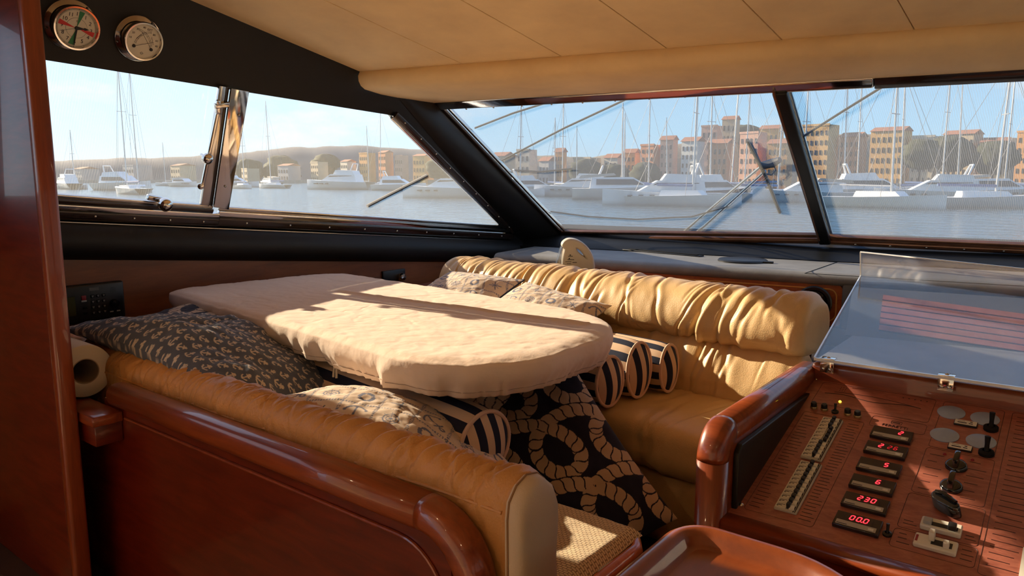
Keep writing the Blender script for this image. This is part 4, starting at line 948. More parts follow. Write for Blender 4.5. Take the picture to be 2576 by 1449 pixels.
# six panel meters with red figures
SEGS = {'0': 'abcdef', '2': 'abged', '3': 'abgcd', '5': 'afgcd', '6': 'afgedc'}
def digit(b, ch, u, v, w, h, t, z):
    S = {'a': (0, h, w, h), 'd': (0, 0, w, 0), 'g': (0, h/2, w, h/2), 'f': (0, h/2, 0, h), 'b': (w, h/2, w, h), 'e': (0, 0, 0, h/2), 'c': (w, 0, w, h/2)}
    for k in SEGS[ch]:
        x0, y0, x1, y1 = S[k]; sk = .18; p = (u + x0 + sk*y0, v + y0, z); q = (u + x1 + sk*y1, v + y1, z); d = unit(np.array(q)-np.array(p))
        b.bar(np.array(p) + d*t*.45, np.array(q) - d*t*.45, t, .0005, (0, 0, 1))
mv = [.394, .329, .260, .194, .128, .061]; rd = ['  2', '2 8', '  5', '  6', '230', '000']; up = [.055, .030, .050, .047, .034, .033]
for i, (v, s) in enumerate(zip(mv, rd)):
    u0, u1, va, vb = .174 + .0016*i, .258 + .0016*i, v-.0225, v+.0225
    mt_ = pobj('panel_meter', B().box(u0, u1, va, vb, 0, .009), METER, bevel=.0012, seg=1)
    pobj('face_strip', B().box(u0+.005, u1-.006, va+.004, va+.0175, .009, .0095), TAPE, mt_, smooth=False)
    pobj('meter_print', B().box(u0+.007, u0+.026, va+.0060, va+.0078, .0095, .0097), INK, mt_, smooth=False)
    pobj('meter_key', B().box(u1-.020, u1-.010, va+.006, va+.0125, .0095, .011), WHITE, mt_, bevel=.0006, seg=1)
    b = B(); bd_ = B(); dx = 0; x = u0 + (up[i] if len(s.strip()) == 1 else .026)
    for ch in (s if len(s.strip()) > 1 else s.strip()):
        if ch == '8': digit(bd_, '2', x, va+.0245, .006, .012, .0014, .0094); digit(bd_, '6', x+.012, va+.0245, .006, .012, .0014, .0094)
        elif ch != ' ': digit(b, ch, x, va+.0245, .0068, .013, .0017, .0094)
        x += .0125 if ch != ' ' else .006
    if i == 5: b.box(x-.016, x-.014, va+.0235, va+.0255, .0092, .0098)
    pobj('digits', b, LEDR, mt_, smooth=False)
    if bd_.v: pobj('dim_digits', bd_, LEDD, mt_, smooth=False)
# pale round lenses, rubber toggles, label plates, rotary knobs, slide switches
for u, v in ((.313, .543), (.381, .540), (.315, .441), (.385, .443)):
    k = pobj('round_lens', B().lathe([(.029, 0), (.029, .0015), (.0275, .002), (0, .002)], 40, (u, v, 0)), DISC)
for u, v in ((.348, .502), (.351, .400)):
    k = pobj('label_plate', B().box(u-.023, u+.023, v-.0105, v+.0105, 0, .005), BLACK, bevel=.001, seg=1)
    pobj('plate_face', B().box(u-.0215, u+.0215, v-.009, v+.009, .005, .0055), WHITE, k, smooth=False)
    pobj('plate_print', B().box(u-.016, u+.002, v-.004, v-.0005, .0055, .0057).box(u+.006, u+.014, v-.004, v-.001, .0055, .0057).box(u-.016, u-.002, v+.004, v+.005, .0055, .0057).box(u+.008, u+.013, v+.003, v+.006, .0055, .0057), INK, k, smooth=False)
toggle(.397, .500, 1.75, RUBBER, 'rubber_toggle'); toggle(.400, .398, 1.75, RUBBER, 'rubber_toggle')
for u, v in ((.354, .328), (.356, .252)):
    k = pobj('rotary_knob', B().lathe([(.021, 0), (.021, .006), (.018, .010), (.014, .011), (0, .011)], 28, (u, v, 0)), BLACKG)
    pobj('knob_grip', B().box(u-.0055, u+.0055, v-.019, v+.020, .009, .030), BLACKG, k, bevel=.003, seg=2)
k = pobj('selector_handle', B().prism([(.335, .182, .002), (.341, .196, .002), (.352, .199, .002), (.372, .186, .002), (.388, .166, .002), (.389, .155, .002), (.372, .150, .002), (.350, .160, .002), (.338, .170, .002)], (-.006, .004, .026)), BLACKG, bevel=.005, seg=3)
pobj('handle_ridge', B().tube([(.338, .188, .030), (.352, .184, .033), (.376, .166, .031)], .004, 8), BLACKG, k)
k = pobj('slide_switch', B().box(.326, .394, .098, .128, 0, .012), WHITE, bevel=.002, seg=1)
pobj('switch_slot', B().box(.334, .388, .104, .115, .012, .0125), BLACK, k, smooth=False); pobj('slider', B().box(.331, .345, .103, .117, .012, .020), LAB, k, bevel=.001); pobj('slider', B().box(.372, .386, .101, .115, .012, .024), BLACK, k, bevel=.002)
k = pobj('rocker_plate', B().box(.324, .394, .044, .078, 0, .010), WHITE, bevel=.002, seg=1)
pobj('rocker_slot', B().box(.352, .386, .053, .068, .010, .0105), BLACK, k, smooth=False); pobj('rocker_lever', B().box(.347, .357, .060, .074, .010, .030), WHITE, k, bevel=.002); pobj('rocker_lever', B().box(.372, .382, .050, .060, .010, .024), WHITE, k, bevel=.002)
pobj('plate_mark', B().box(.326, .330, .052, .070, .010, .0103), REDB, k, smooth=False)
# engraved frames and rows of lettering too small to read
def frame_line(u0, u1, v0, v1, r=.008): return [(x, y, .0002) for x, y in rrect(u0, u1, v0, v1, r, 5)]
for a in ((.010, .150, .020, .432), (.292, .415, .385, .590), (.290, .418, .210, .380), (.288, .422, .090, .205), (.286, .424, .030, .085), (.160, .276, .425, .470), (.430, .520, .020, .590), (.012, .275, .480, .590)):
    pobj('engraved_frame', B().tube(frame_line(*a), .00045, 4, closed=True), ENGR)
rnd = random.Random(3); b = B()
for (u0, u1, v0, v1, n) in ((.016, .050, .03, .42, 30), (.118, .146, .03, .42, 34), (.300, .33, .215, .37, 6), (.375, .41, .215, .37, 6), (.296, .325, .10, .12, 2), (.40, .42, .10, .12, 2), (.40, .42, .04, .08, 3), (.296, .318, .04, .08, 3), (.44, .50, .04, .58, 30)):
    for i in range(n):
        v = v0 + (v1-v0)*(i+.5)/n; w = (u1-u0)*(.55 + .45*rnd.random()); b.box(u0, u0+w, v-.0009, v+.0009, 0, .00025)
tl = pobj('engraved_lettering', b, ENGR, smooth=False); tl['kind'] = 'stuff'
b = B()                                                        # engraved boat profile and lamp dots
b.tube([(.03 + .22*t, .535 + .006*math.sin(9*t), .0002) for t in np.linspace(0, 1, 16)], .0012, 4); b.tube([(.05 + .19*t, .548 - .008*t + .010*math.sin(math.pi*t), .0002) for t in np.linspace(0, 1, 12)], .0008, 4)
pobj('engraved_boat_profile', b, ENGR)
for j in range(3):
    for i in range(3): pobj('lamp_dot', B().lathe([(.0016, .0002), (0, .0006)], 8, (.060 + i*.006, .560 + j*.008, 0)), ENGR)
for i in range(5): pobj('lamp_dot', B().lathe([(.0022, .0002), (0, .0006)], 8, (.205 + i*.013, .575, 0)), ENGR)
ex8, ey8, ez8 = np.array([1, 0, 0.]), np.array([0, CS, SN]), np.array([0, -SN, CS])
def ptext(s, u, v, size, m=ENGR): return text('engraved_text', s, size, m, basis(ex8, ey8, ez8, pxf(np.array([u, v, .0004])) - ORG[con.name]), con)
ptext('FERRETTI', .214, .438, .0135)
pobj('engraved_emblem', B().tube([(x, y, .0003) for x, y in rrect(.203, .225, .449, .462, .002, 3)], .0006, 4, closed=True).box(.206, .222, .4535, .4575, 0, .0004), ENGR)
# printed card at the right edge of the panel
pobj('printed_card', B().box(.489, .55, .0, .12, .0005, .002), WHITE, smooth=False)

# ---- small tray table in the foreground
tr = thing('tray_table', 'low mahogany tray table with raised rounded rim in the foreground', 'table', (-.36, .9, 0), 8)
def tray_outline(ins, n=120):
    P = []
    for cx, cy, r, a0 in ((-.535, .72, .05, 180), (-.17, .72, .05, 270), (-.15, 1.188, .20, 0), (-.536, 1.188, .075, 90)):
        sx = 1 if a0 in (180, 90) else -1; sy = 1 if a0 in (180, 270) else -1
        for i in range(11):
            a = math.radians(a0 + 90*i/10); P.append((cx + sx*r + r*math.cos(a), cy + sy*r + r*math.sin(a)))
    Q, L = resample(P, n); t = np.roll(Q, -1, 0) - np.roll(Q, 1, 0); t /= np.linalg.norm(t, axis=1)[:, None]; return Q - np.stack([t[:, 1], -t[:, 0]], 1)*ins
V = []; pf = [(.004, .93), (-.002, .955), (-.002, .975), (.006, .991), (.018, .999), (.030, .998), (.040, .990), (.046, .978), (.052, .974), (.060, .973)]
for ins, z in pf: V += [(x, y, z) for x, y in tray_outline(ins)]
npmesh('tray_rim', V, gfaces(len(pf), 120, False, True), TRAYW, tr)
obj('tray_panel', B().prism([(x, y, .955) for x, y in tray_outline(.052)], (0, 0, .0185)), TRAYW, tr, smooth=False)
obj('tray_cabinet', B().prism([(x, y, .01) for x, y in tray_outline(.02)], (0, 0, .93)), MAHO, tr, smooth=False)
# ================================================================== CABINET, SHELF, SMALL THINGS
cab = thing('tall_cabinet', 'tall glossy mahogany cabinet end filling the left edge', 'cabinet', (-2.6, .765, 0), 8)
obj('face_panel', B().box(-2.86, -2.094, .737, .775, 0, 2.2), MAHO, cab, bevel=.003)
obj('edge_post', B().box(-2.092, -2.060, .735, .778, 0, 2.2), MAHOV, cab, bevel=.008, seg=3)
sh = thing('wall_shelf', 'small mahogany shelf under the paper towel roll', 'shelf', (-2.2, .83, .90), 8)
obj('shelf_board', B().box(-2.40, -1.99, .782, .861, .955, .984), MAHOX, sh, bevel=.006, seg=2)
obj('shelf_apron', B().box(-2.40, -2.0, .790, .861, .90, .955), MAHO, sh, bevel=.003)
# paper towel roll
tw = thing('paper_towel_roll', 'white paper towel roll lying on the small shelf', 'paper roll', (-2.25, .852, .987), 8)
rc_ = np.array([-2.185, .853, 1.062]); ax_ = unit((-1, .04, 0))
obj('paper_sheets', B().lathe([(.036, 0), (.070, 0), (.074, .003), (.075, .01), (.0745, .22), (.036, .223), (.036, 0)], 56, rc_, ax_), PAPER, tw)
obj('cardboard_core', B().lathe([(.0365, .0), (.0345, -.001), (.0335, .0), (.0335, .22)], 40, rc_, ax_), CARD, tw)
# marine radio on the side wall
def WLp(s, z, h): return wall_pt(s, z, h)
ra, rb_ = wl(158, 770), wl(306, 755); rs0, rs1 = S_OF(ra), S_OF(rb_); rzt = wl(303, 704)[2]; rzb = wl(303, 796)[2]
rd_ = thing('marine_radio', 'black marine radio with keypad and knob on the wood panel', 'radio', wall_pt((rs0+rs1)/2, rzb), 0)
def rbx(sa, sb, za, zb, h0, h1, b=None):
    b = b or B(); return b.prism([wall_pt(sa, za, h0), wall_pt(sb, za, h0), wall_pt(sb, zb, h0), wall_pt(sa, zb, h0)], N8*(h1-h0))
obj('radio_case', rbx(rs0, rs1, rzb, rzt, 0, .028), BLACK, rd_, bevel=.008, seg=3)
rw, rh = rs1-rs0, rzt-rzb
def RS(f): return rs0 + rw*f
def RZ_(f): return rzb + rh*f
obj('screen', rbx(RS(.02), RS(.155), RZ_(.22), RZ_(.72), .028, .0288), LCD, rd_, smooth=False)
obj('distress_key', rbx(RS(.255), RS(.335), RZ_(.60), RZ_(.72), .028, .032), REDB, rd_, bevel=.002)
obj('key_cover', rbx(RS(.25), RS(.34), RZ_(.55), RZ_(.595), .028, .031), LAB, rd_, bevel=.001)
for fz in (.36, .22): obj('soft_key', rbx(RS(.27), RS(.335), RZ_(fz), RZ_(fz+.06), .028, .031), RUBBER, rd_, bevel=.001)
for c in range(3):
    for r in range(4):
        f0, z0 = .41 + c*.095, .20 + r*.145; k = obj('key', rbx(RS(f0), RS(f0+.062), RZ_(z0), RZ_(z0+.075), .028, .031), RUBBER, rd_, bevel=.0012, seg=1)
        obj('key_print', rbx(RS(f0+.014), RS(f0+.05), RZ_(z0+.045), RZ_(z0+.057), .031, .0312, rbx(RS(f0+.02), RS(f0+.045), RZ_(z0+.018), RZ_(z0+.030), .031, .0312)), LAB, k, smooth=False)
obj('badge', rbx(RS(.40), RS(.56), RZ_(.82), RZ_(.90), .028, .0288), GREYM, rd_, smooth=False)
for i in range(6):
    w_ = .055*math.sqrt(max(0, 1-((i-2.5)/3.2)**2)); obj('speaker_slot', rbx(RS(.80-w_), RS(.80+w_), RZ_(.66+i*.035), RZ_(.675+i*.035), .0278, .0284), INK, rd_, smooth=False)
obj('volume_knob', B().lathe([(.016, 0), (.016, .012), (.013, .018), (0, .019)], 24, wall_pt(RS(.80), RZ_(.42), .028), N8), BLACKG, rd_)
for f0 in (.72, .84): obj('small_key', rbx(RS(f0), RS(f0+.06), RZ_(.19), RZ_(.22), .028, .03), LAB, rd_, smooth=False)
# socket on the wood panel beyond the table
sk0, sk1 = wl(960, 690), wl(1016, 690); ss0, ss1 = S_OF(sk0), S_OF(sk1); skz = wl(988, 692)[2]
so = thing('wall_socket', 'black wall socket frame behind the far end of the table', 'socket', wall_pt((ss0+ss1)/2, skz-.03), 0)
obj('socket_frame', rbx(ss0, ss1, skz-.035, skz+.028, 0, .012), BLACK, so, bevel=.003)
obj('socket_plug', B().lathe([(.022, 0), (.022, .02), (.016, .03), (0, .032)], 20, wall_pt(ss0+(ss1-ss0)*.75, skz-.012, .012), N8), STEEL, so)
# ---- clock and hygrometer on the black wall
def gauge(name, label, cat, px, rf, rcase, hgt):
    c = wu(*px); g = thing(name, label, cat, c, 0)
    obj('flange', B().lathe([(rcase*.90, .004), (rcase*.96, .006), (rf*.97, .010), (rf, .007), (rf, 0)], 56, c, NU), CHROME, g)
    obj('case', B().lathe([(rcase*.88, 0), (rcase*.86, hgt*.55), (rcase*.93, hgt*.7)], 56, c, NU), STEEL, g)
    obj('bezel', B().lathe([(rcase*.93, hgt*.68), (rcase, hgt*.75), (rcase, hgt*.93), (rcase*.97, hgt), (rcase*.90, hgt), (rcase*.86, hgt*.90)], 56, c, NU), CHROME, g)
    dl = obj('dial', B().lathe([(rcase*.88, hgt*.86), (0, hgt*.86)], 48, c, NU), DIAL, g)
    for a in (60, 200, 320): obj('mounting_screw', B().lathe([(0, .003), (.003, .0025), (.0045, 0)], 10, c + (VD*math.cos(math.radians(a)) + WD*math.sin(math.radians(a)))*(rf*.90) + NU*.009, NU), DARKM, g)
    r0 = rcase*.86
    def dp(r, ang, h=0): a = math.radians(90-ang); return c + NU*(hgt*.86 + .0006 + h) + (VD*math.cos(a) + WD*math.sin(a))*r*r0
    def xy(x, y, h=0): return c + NU*(hgt*.86 + .0006 + h) + (VD*x + WD*y)*r0
    def tx(s, r, ang, size): return text('numeral', s, size, INK, basis(VD, WD, NU, dp(r, ang) - ORG[g.name]), g, .0002)
    return g, dl, dp, xy, tx
def wedge(pts): return B().prism(pts, NU*.0004)
g, dl, dp, xy, tx = gauge('ship_clock', 'chrome ship clock with red and green sectors on its dial', 'clock', (178, 62), .083, .071, .055)
for a0, m in ((2, GREEN), (92, RED), (182, GREEN), (272, RED)):
    obj('sector', wedge([dp(.05, a0)] + [dp(.90, a0 + 17*i/5) for i in range(6)]), m, dl, smooth=False)
for h in range(1, 13): tx(str(h), .72, h*30, .017)
for r in (.93, .97): obj('minute_ring', B().tube([dp(r, a) for a in range(0, 360, 6)], .0003, 4, closed=True), INK, dl)
obj('inner_ring', B().tube([dp(.52, a) for a in range(0, 360, 6)], .0003, 4, closed=True), INK, dl)
for a in range(0, 360, 30): obj('tick', B().bar(dp(.95, a), dp(1.0, a), .0012, .0004, NU), INK, dl, smooth=False)
obj('hour_hand', wedge([dp(.10, 5, .001), dp(.34, 80, .001), dp(.40, 74, .001), dp(.62, 86, .001), dp(.40, 96, .001), dp(.34, 91, .001), dp(.10, 165, .001)]), INK, dl, smooth=False)
obj('minute_hand', wedge([dp(.05, 90, .002), dp(.90, 182, .002), dp(.90, 179, .002), dp(.05, 270, .002)]), INK, dl, smooth=False)
obj('second_hand', B().bar(dp(.15, 68, .0025), dp(.85, 248, .0025), .0008, .0004, NU), INK, dl, smooth=False)
obj('hand_boss', B().lathe([(.006, 0), (.005, .004), (0, .0045)], 16, dp(0, 0), NU), INK, dl)
obj('maker_mark', B().tube([xy(0 + .05*math.cos(t), .36 + .05*math.sin(t)) for t in np.linspace(0, 2*math.pi, 14)[:-1]], .0004, 4, closed=True).bar(xy(-.05, .36), xy(.05, .36), .0006, .0003, NU), INK, dl)
g, dl, dp, xy, tx = gauge('hygrometer', 'chrome thermometer and hygrometer with two crossing needles', 'hygrometer', (346, 96), .080, .066, .055)
for cx, a0, a1 in ((.52, 282, 350), (-.52, 10, 78)):
    hub = np.array([cx, -.38])
    for rr_ in (.98, 1.06): obj('scale_arc', B().tube([xy(hub[0] + rr_*math.sin(math.radians(a)), hub[1] + rr_*math.cos(math.radians(a))) for a in np.linspace(a0, a1, 20)], .0004, 4), INK, dl)
    for i, a in enumerate(np.linspace(a0, a1, 5)):
        obj('tick', B().bar(xy(hub[0] + .94*math.sin(math.radians(a)), hub[1] + .94*math.cos(math.radians(a))), xy(hub[0] + 1.08*math.sin(math.radians(a)), hub[1] + 1.08*math.cos(math.radians(a))), .0006, .0003, NU), INK, dl, smooth=False)
    obj('needle_hub', B().lathe([(.0058, 0), (.005, .003), (0, .0035)], 14, xy(*hub), NU), INK, dl)
obj('needle', B().bar(xy(.52, -.38, .002), xy(-.22, .55, .002), .0011, .0004, NU), INK, dl, smooth=False)
obj('needle', B().bar(xy(-.52, -.38, .003), xy(.52, .08, .003), .0011, .0004, NU), INK, dl, smooth=False)
for s_, x_, y_ in (('40', -.10, .86), ('30', -.48, .68), ('20', -.72, .40), ('10', -.86, .08), ('EXT', .26, .80), ('80', .58, .55), ('60', .80, .22), ('40', .84, -.12)):
    text('numeral', s_, .0095, INK, basis(VD, WD, NU, xy(x_*.95, y_*.95) - ORG[g.name]), g, .0002)
obj('script_mark', B().tube([xy(.42 + .18*t + .02*math.sin(20*t), .35 - .40*t + .02*math.cos(17*t)) for t in np.linspace(0, 1, 20)], .0005, 4), INK, dl)
obj('script_mark', B().tube([xy(-.45 + .25*t, .08 + .28*t + .02*math.sin(18*t)) for t in np.linspace(0, 1, 16)], .0005, 4), INK, dl)
obj('maker_mark', B().tube([xy(.0 + .07*math.cos(t), -.72 + .07*math.sin(t)) for t in np.linspace(0, 2*math.pi, 14)[:-1]], .0005, 4, closed=True).bar(xy(-.12, -.72), xy(.14, -.72), .0006, .0003, NU), INK, dl)
# ---- electric kettle jug on the ledge behind the front sofa
kc = atd(1447, 700, 3.42); kc[2] = 1.082; kR = unit(np.array([RT[0], RT[1], 0])); kF = np.array([-kR[1], kR[0], 0.])
ket = thing('kettle', 'small cream plastic kettle with clear water gauge and loop handle', 'kettle', kc, 0)
KS = .0001535
def kpt(x, y): return ((x-800)*KS, (1780-y)*KS)
def curve_obj(name, loops, ext, bev, m, parent, off):
    cu = bpy.data.curves.new(name, 'CURVE'); cu.dimensions = '2D'; cu.fill_mode = 'BOTH'; cu.extrude = ext; cu.bevel_depth = bev; cu.bevel_resolution = 2
    for L_ in loops:
        L_ = smooth_loop(L_, 2); sp = cu.splines.new('POLY'); sp.points.add(len(L_)-1); sp.use_cyclic_u = True
        for i, p in enumerate(L_): sp.points[i].co = (p[0], p[1], 0, 1)
    t = bpy.data.objects.new(name, cu); COL.objects.link(t); dg = bpy.context.evaluated_depsgraph_get(); me = bpy.data.meshes.new_from_object(t.evaluated_get(dg)); bpy.data.objects.remove(t)
    me.materials.clear(); me.materials.append(m); o = bpy.data.objects.new(name, me); link(o, parent); o.matrix_local = basis(kR, ZV, -kF, np.array(off)); return o
outer = [kpt(*p) for p in ((440, 1780), (440, 1000), (470, 700), (530, 480), (430, 420), (440, 350), (520, 285), (620, 255), (780, 280), (920, 340), (1060, 440), (1170, 580), (1240, 720), (1280, 860), (1300, 1000), (1300, 1780))]
hole = [kpt(*p) for p in ((760, 440), (860, 430), (970, 510), (1070, 630), (1140, 750), (1160, 830), (1090, 835), (980, 770), (870, 690), (780, 590), (745, 500))]
curve_obj('kettle_body', [outer, hole], .030, .010, CREAM, ket, (0, 0, 0))
curve_obj('water_gauge', [[kpt(*p) for p in ((230, 1780), (250, 1000), (320, 750), (400, 450), (470, 430), (530, 490), (480, 700), (450, 1000), (450, 1780))]], .028, .008, CLEAR, ket, (0, 0, 0))
curve_obj('pouring_lid', [[kpt(*p) for p in ((1080, 890), (1290, 860), (1350, 1080), (1290, 990), (1180, 960))]], .030, .006, CREAM, ket, -kF*-.002)
obj('base_plate', B().lathe([(.062, -.036), (.066, -.03), (.066, -.008), (.058, 0), (0, 0)], 32, kc), BLACK, ket)
b = B()
for (x, y, w, h) in ((600, 665, 40, 30), (560, 705, 140, 16), (575, 765, 36, 36), (540, 810, 200, 18), (690, 890, 130, 18), (660, 1000, 100, 16), (480, 870, 180, 14), (520, 930, 130, 14)):
    (x0, z0), (x1, z1) = kpt(x, y+h), kpt(x+w, y); b.prism([kc + kR*x0 + ZV*z0 - kF*.0405, kc + kR*x1 + ZV*z0 - kF*.0405, kc + kR*x1 + ZV*z1 - kF*.0405, kc + kR*x0 + ZV*z1 - kF*.0405], -kF*.0006)
obj('printed_marks', b, INK, ket, smooth=False)
# ---- loose black piece and wooden block behind the front sofa's right end
bp = atz(2055, 832, 1.046)
o = obj('sunglasses_case', B().lathe([(0, -.05), (.012, -.048), (.016, -.02), (.016, .03), (.010, .05), (0, .052)], 16, (0, 0, .016), (1, .2, 0)), BLACK, at=None); o.location = bp + np.array([-.02, .03, 0]); tag(o, 'small black case on the ledge beneath the round air vent', 'case')
# ================================================================== OUTSIDE THE GLASS
SEA = -1.6
def axis_pt(px, D): r = np.array([FW[0], FW[1], 0.]) + RT*(px - W/2)/F; return CAM*np.array([1, 1, 0]) + r*D
def zat(y, D): return CAM[2] + (446 - y)/F*D*math.cos(PIT)
sea = obj('sea_water', B().box(-1500, 900, -400, 1800, SEA-.05, SEA), WATER, smooth=False); tag(sea, 'rippled grey-blue harbour water', 'water', kind='stuff')
dk = B().prism([(-1.9, 4.5, 1.0), (1.9, 4.5, 1.0), (1.2, 8.0, .86), (.15, 11.2, .80), (-.15, 11.2, .80), (-1.2, 8.0, .86)], (0, 0, -.5))
GELC = mat('white_gelcoat', (.82, .80, .76), .35, coat=.3)
dk = obj('floor_foredeck', dk, GELC, smooth=False); tag(dk, 'white foredeck of the boat beyond the windscreen', kind='structure')
sdk = obj('floor_bounce_deck', B().prism([wall_pt(-3.4, .62, -.06), wall_pt(2.6, .62, -.06), wall_pt(2.6, .62, -.95), wall_pt(-3.4, .62, -.95)], (0, 0, .10)), GELC, smooth=False); tag(sdk, 'unseen white side deck added to bounce sunlight in through the side windows', kind='structure')  # out of view; added to bounce sunlight up to the ceiling
HILL1 = mat('far_hill', (.16, .15, .15), .95, var=(.02, .3)); HILL2 = mat('town_hill', (.26, .20, .13), .95, var=(.05, .4), bump=(.3, .5, 1))
def hill(name, label, pts, D, dep, m, seed):
    xs = np.array([p[0] for p in pts], float); ys = np.array([p[1] for p in pts], float); px = np.linspace(xs[0], xs[-1], 90); V = []
    top = np.interp(px, xs, ys) + 5*fbm(px/40, 0*px, seed, 3); nk = 9
    for x, y in zip(px, top):
        c = axis_pt(x, D); dr = unit(axis_pt(x, 1) * np.array([1, 1, 0])); zt = zat(y, D)
        for k in range(nk):
            t = k/(nk-1); V.append(c + dr*dep*(t-.5) + ZV*(SEA + (zt-SEA)*math.sin(math.pi*min(1, t*1.0))**.7))
    o = npmesh(name, V, gfaces(90, nk), m, None); return tag(o, label, 'hill')
hill('far_hill', 'hazy dark hill ridge seen through the side windows', [(-80, 408), (200, 402), (420, 398), (600, 388), (760, 372), (900, 366), (1040, 376), (1200, 384), (1330, 396), (1500, 420)], 620, 90, HILL1, 2)
hill('town_hill', 'dry brown hillside behind the harbour houses', [(1180, 402), (1320, 392), (1480, 396), (1640, 372), (1780, 352), (1950, 352), (2120, 340), (2350, 352), (2600, 348), (2760, 380)], 300, 70, HILL2, 6)
QUAY = mat('quay_stone', (.38, .33, .27), .9, var=(.4, .2))
qa, qb = axis_pt(1100, 225), axis_pt(2850, 200); o = obj('stone_quay', B().bar(qa + ZV*(SEA+.8), qb + ZV*(SEA+.8), 6, 1.6, ZV), QUAY, smooth=False); tag(o, 'long low stone quay in front of the houses', 'quay')
qa, qb = axis_pt(-60, 470), axis_pt(1180, 430); o = obj('stone_quay', B().bar(qa + ZV*(SEA+.9), qb + ZV*(SEA+.9), 8, 1.8, ZV), QUAY, smooth=False); tag(o, 'distant stone quay below the far hill', 'quay')
PAL = {'ochre': (.72, .42, .14), 'terracotta': (.66, .27, .12), 'pink': (.70, .40, .27), 'cream': (.66, .56, .42), 'sand': (.56, .43, .27), 'orange': (.76, .36, .11), 'white': (.74, .70, .62), 'grey': (.42, .40, .38)}
PM = {k: mat('plaster_' + k, c, .9, var=(.25, .15)) for k, c in PAL.items()}
ROOF = mat('clay_roof', (.36, .15, .08), .9); WING = mat('dark_window', (.05, .045, .045), .25)
ORD = ['first', 'second', 'third', 'fourth', 'fifth', 'sixth', 'seventh', 'eighth', 'ninth', 'tenth', 'eleventh', 'twelfth', 'thirteenth', 'fourteenth', 'fifteenth', 'sixteenth', 'seventeenth', 'eighteenth', 'nineteenth', 'twentieth', 'twenty-first', 'twenty-second', 'twenty-third', 'twenty-fourth']
WINMESH = {}
def building(x0, x1, ytop, D, colr, label, group, roof=True, rows=4, cols=4):
    a, c = axis_pt(x0, D), axis_pt(x1, D); w = np.linalg.norm(c-a); ctr = (a+c)/2; zt = zat(ytop, D); dx = unit(c-a); ang = math.atan2(dx[1], dx[0])
    o = bpy.data.objects.new('harbour_house', None); link(o); o.location = (*ctr[:2], SEA); o.rotation_euler = (0, 0, ang - math.radians(38 + 16*random.random())); ORG[o.name] = np.zeros(3); tag(o, label, 'building', group); w0 = w; w = w0*.66
    h = zt - SEA; dp_ = w0*.50
    bh = h - (1.2 if roof else 0)
    obj('house_wall', B().box(-w/2, w/2, 0, dp_, 0, bh), PM[colr], o, smooth=False)
    if roof: obj('roof', B().prism([(-w/2-.3, -.4, bh), (-w/2-.3, dp_+.4, bh), (-w/2-.3, dp_/2, bh+1.3)], (w+.6, 0, 0)), ROOF, o, smooth=False)
    else: obj('parapet', B().box(-w/2-.15, w/2+.15, -.15, .3, bh-.35, bh+.25), PM[colr], o, smooth=False)
    ww, wh = w/cols*.36, h/(rows+1)*.5
    me = obj('window', B().box(-ww/2, ww/2, -.12, .05, -wh/2, wh/2), WING, o, smooth=False)
    k = 0
    for r in range(rows):
        for q_ in range(cols):
            loc = (-w/2 + w*(q_+.5)/cols, 0, bh*(r+.75)/(rows+.6))
            if k == 0: me.location = loc
            else: inst(me, loc, o)
            k += 1
    return o
FRONT = [(1215, 1290, 384, 235, 'sand', 3), (1285, 1345, 378, 240, 'cream', 3), (1340, 1392, 396, 230, 'grey', 2), (1385, 1420, 374, 232, 'orange', 4), (1418, 1500, 398, 228, 'sand', 2), (1500, 1560, 388, 226, 'cream', 3), (1550, 1600, 376, 230, 'orange', 4), (1590, 1648, 366, 222, 'terracotta', 5), (1640, 1692, 344, 220, 'pink', 5), (1688, 1756, 347, 214, 'white', 5), (1738, 1800, 320, 250, 'pink', 5), (1790, 1842, 296, 255, 'sand', 6), (1752, 1830, 352, 212, 'terracotta', 4), (1828, 1905, 336, 216, 'pink', 5), (1880, 1950, 318, 245, 'ochre', 5), (1900, 1975, 352, 208, 'orange', 4), (1970, 2080, 318, 215, 'ochre', 6), (2075, 2150, 336, 212, 'terracotta', 5), (2145, 2260, 322, 216, 'ochre', 5), (2255, 2330, 345, 210, 'cream', 4), (2325, 2430, 330, 215, 'sand', 5), (2425, 2510, 348, 208, 'ochre', 4), (2505, 2640, 332, 212, 'orange', 5), (2635, 2760, 345, 210, 'cream', 4)]
for i, (x0, x1, y, D, c, r) in enumerate(FRONT):
    building(x0, x1, y, D, c, f'{c} harbour house, {ORD[i]} from the left through the windscreen', 'houses along the quay', roof=(i % 3 != 1), rows=r, cols=max(3, int((x1-x0)/17)))
SIDE = [(600, 660, 424, 440, 'sand', 2), (690, 760, 412, 445, 'grey', 2), (775, 830, 408, 440, 'sand', 3), (850, 900, 402, 435, 'cream', 3), (898, 948, 386, 430, 'orange', 4), (946, 992, 380, 432, 'terracotta', 4), (990, 1030, 392, 428, 'pink', 3), (1028, 1090, 388, 430, 'ochre', 3), (1095, 1160, 396, 425, 'orange', 3), (180, 260, 420, 470, 'grey', 2), (300, 390, 416, 465, 'grey', 2), (420, 500, 412, 460, 'sand', 2)]
for i, (x0, x1, y, D, c, r) in enumerate(sorted(SIDE)):
    building(x0, x1, y, D, c, f'distant {c} house, {ORD[i]} from the left through the side windows', 'houses on the far shore', roof=(i % 2 == 0), rows=r, cols=4)
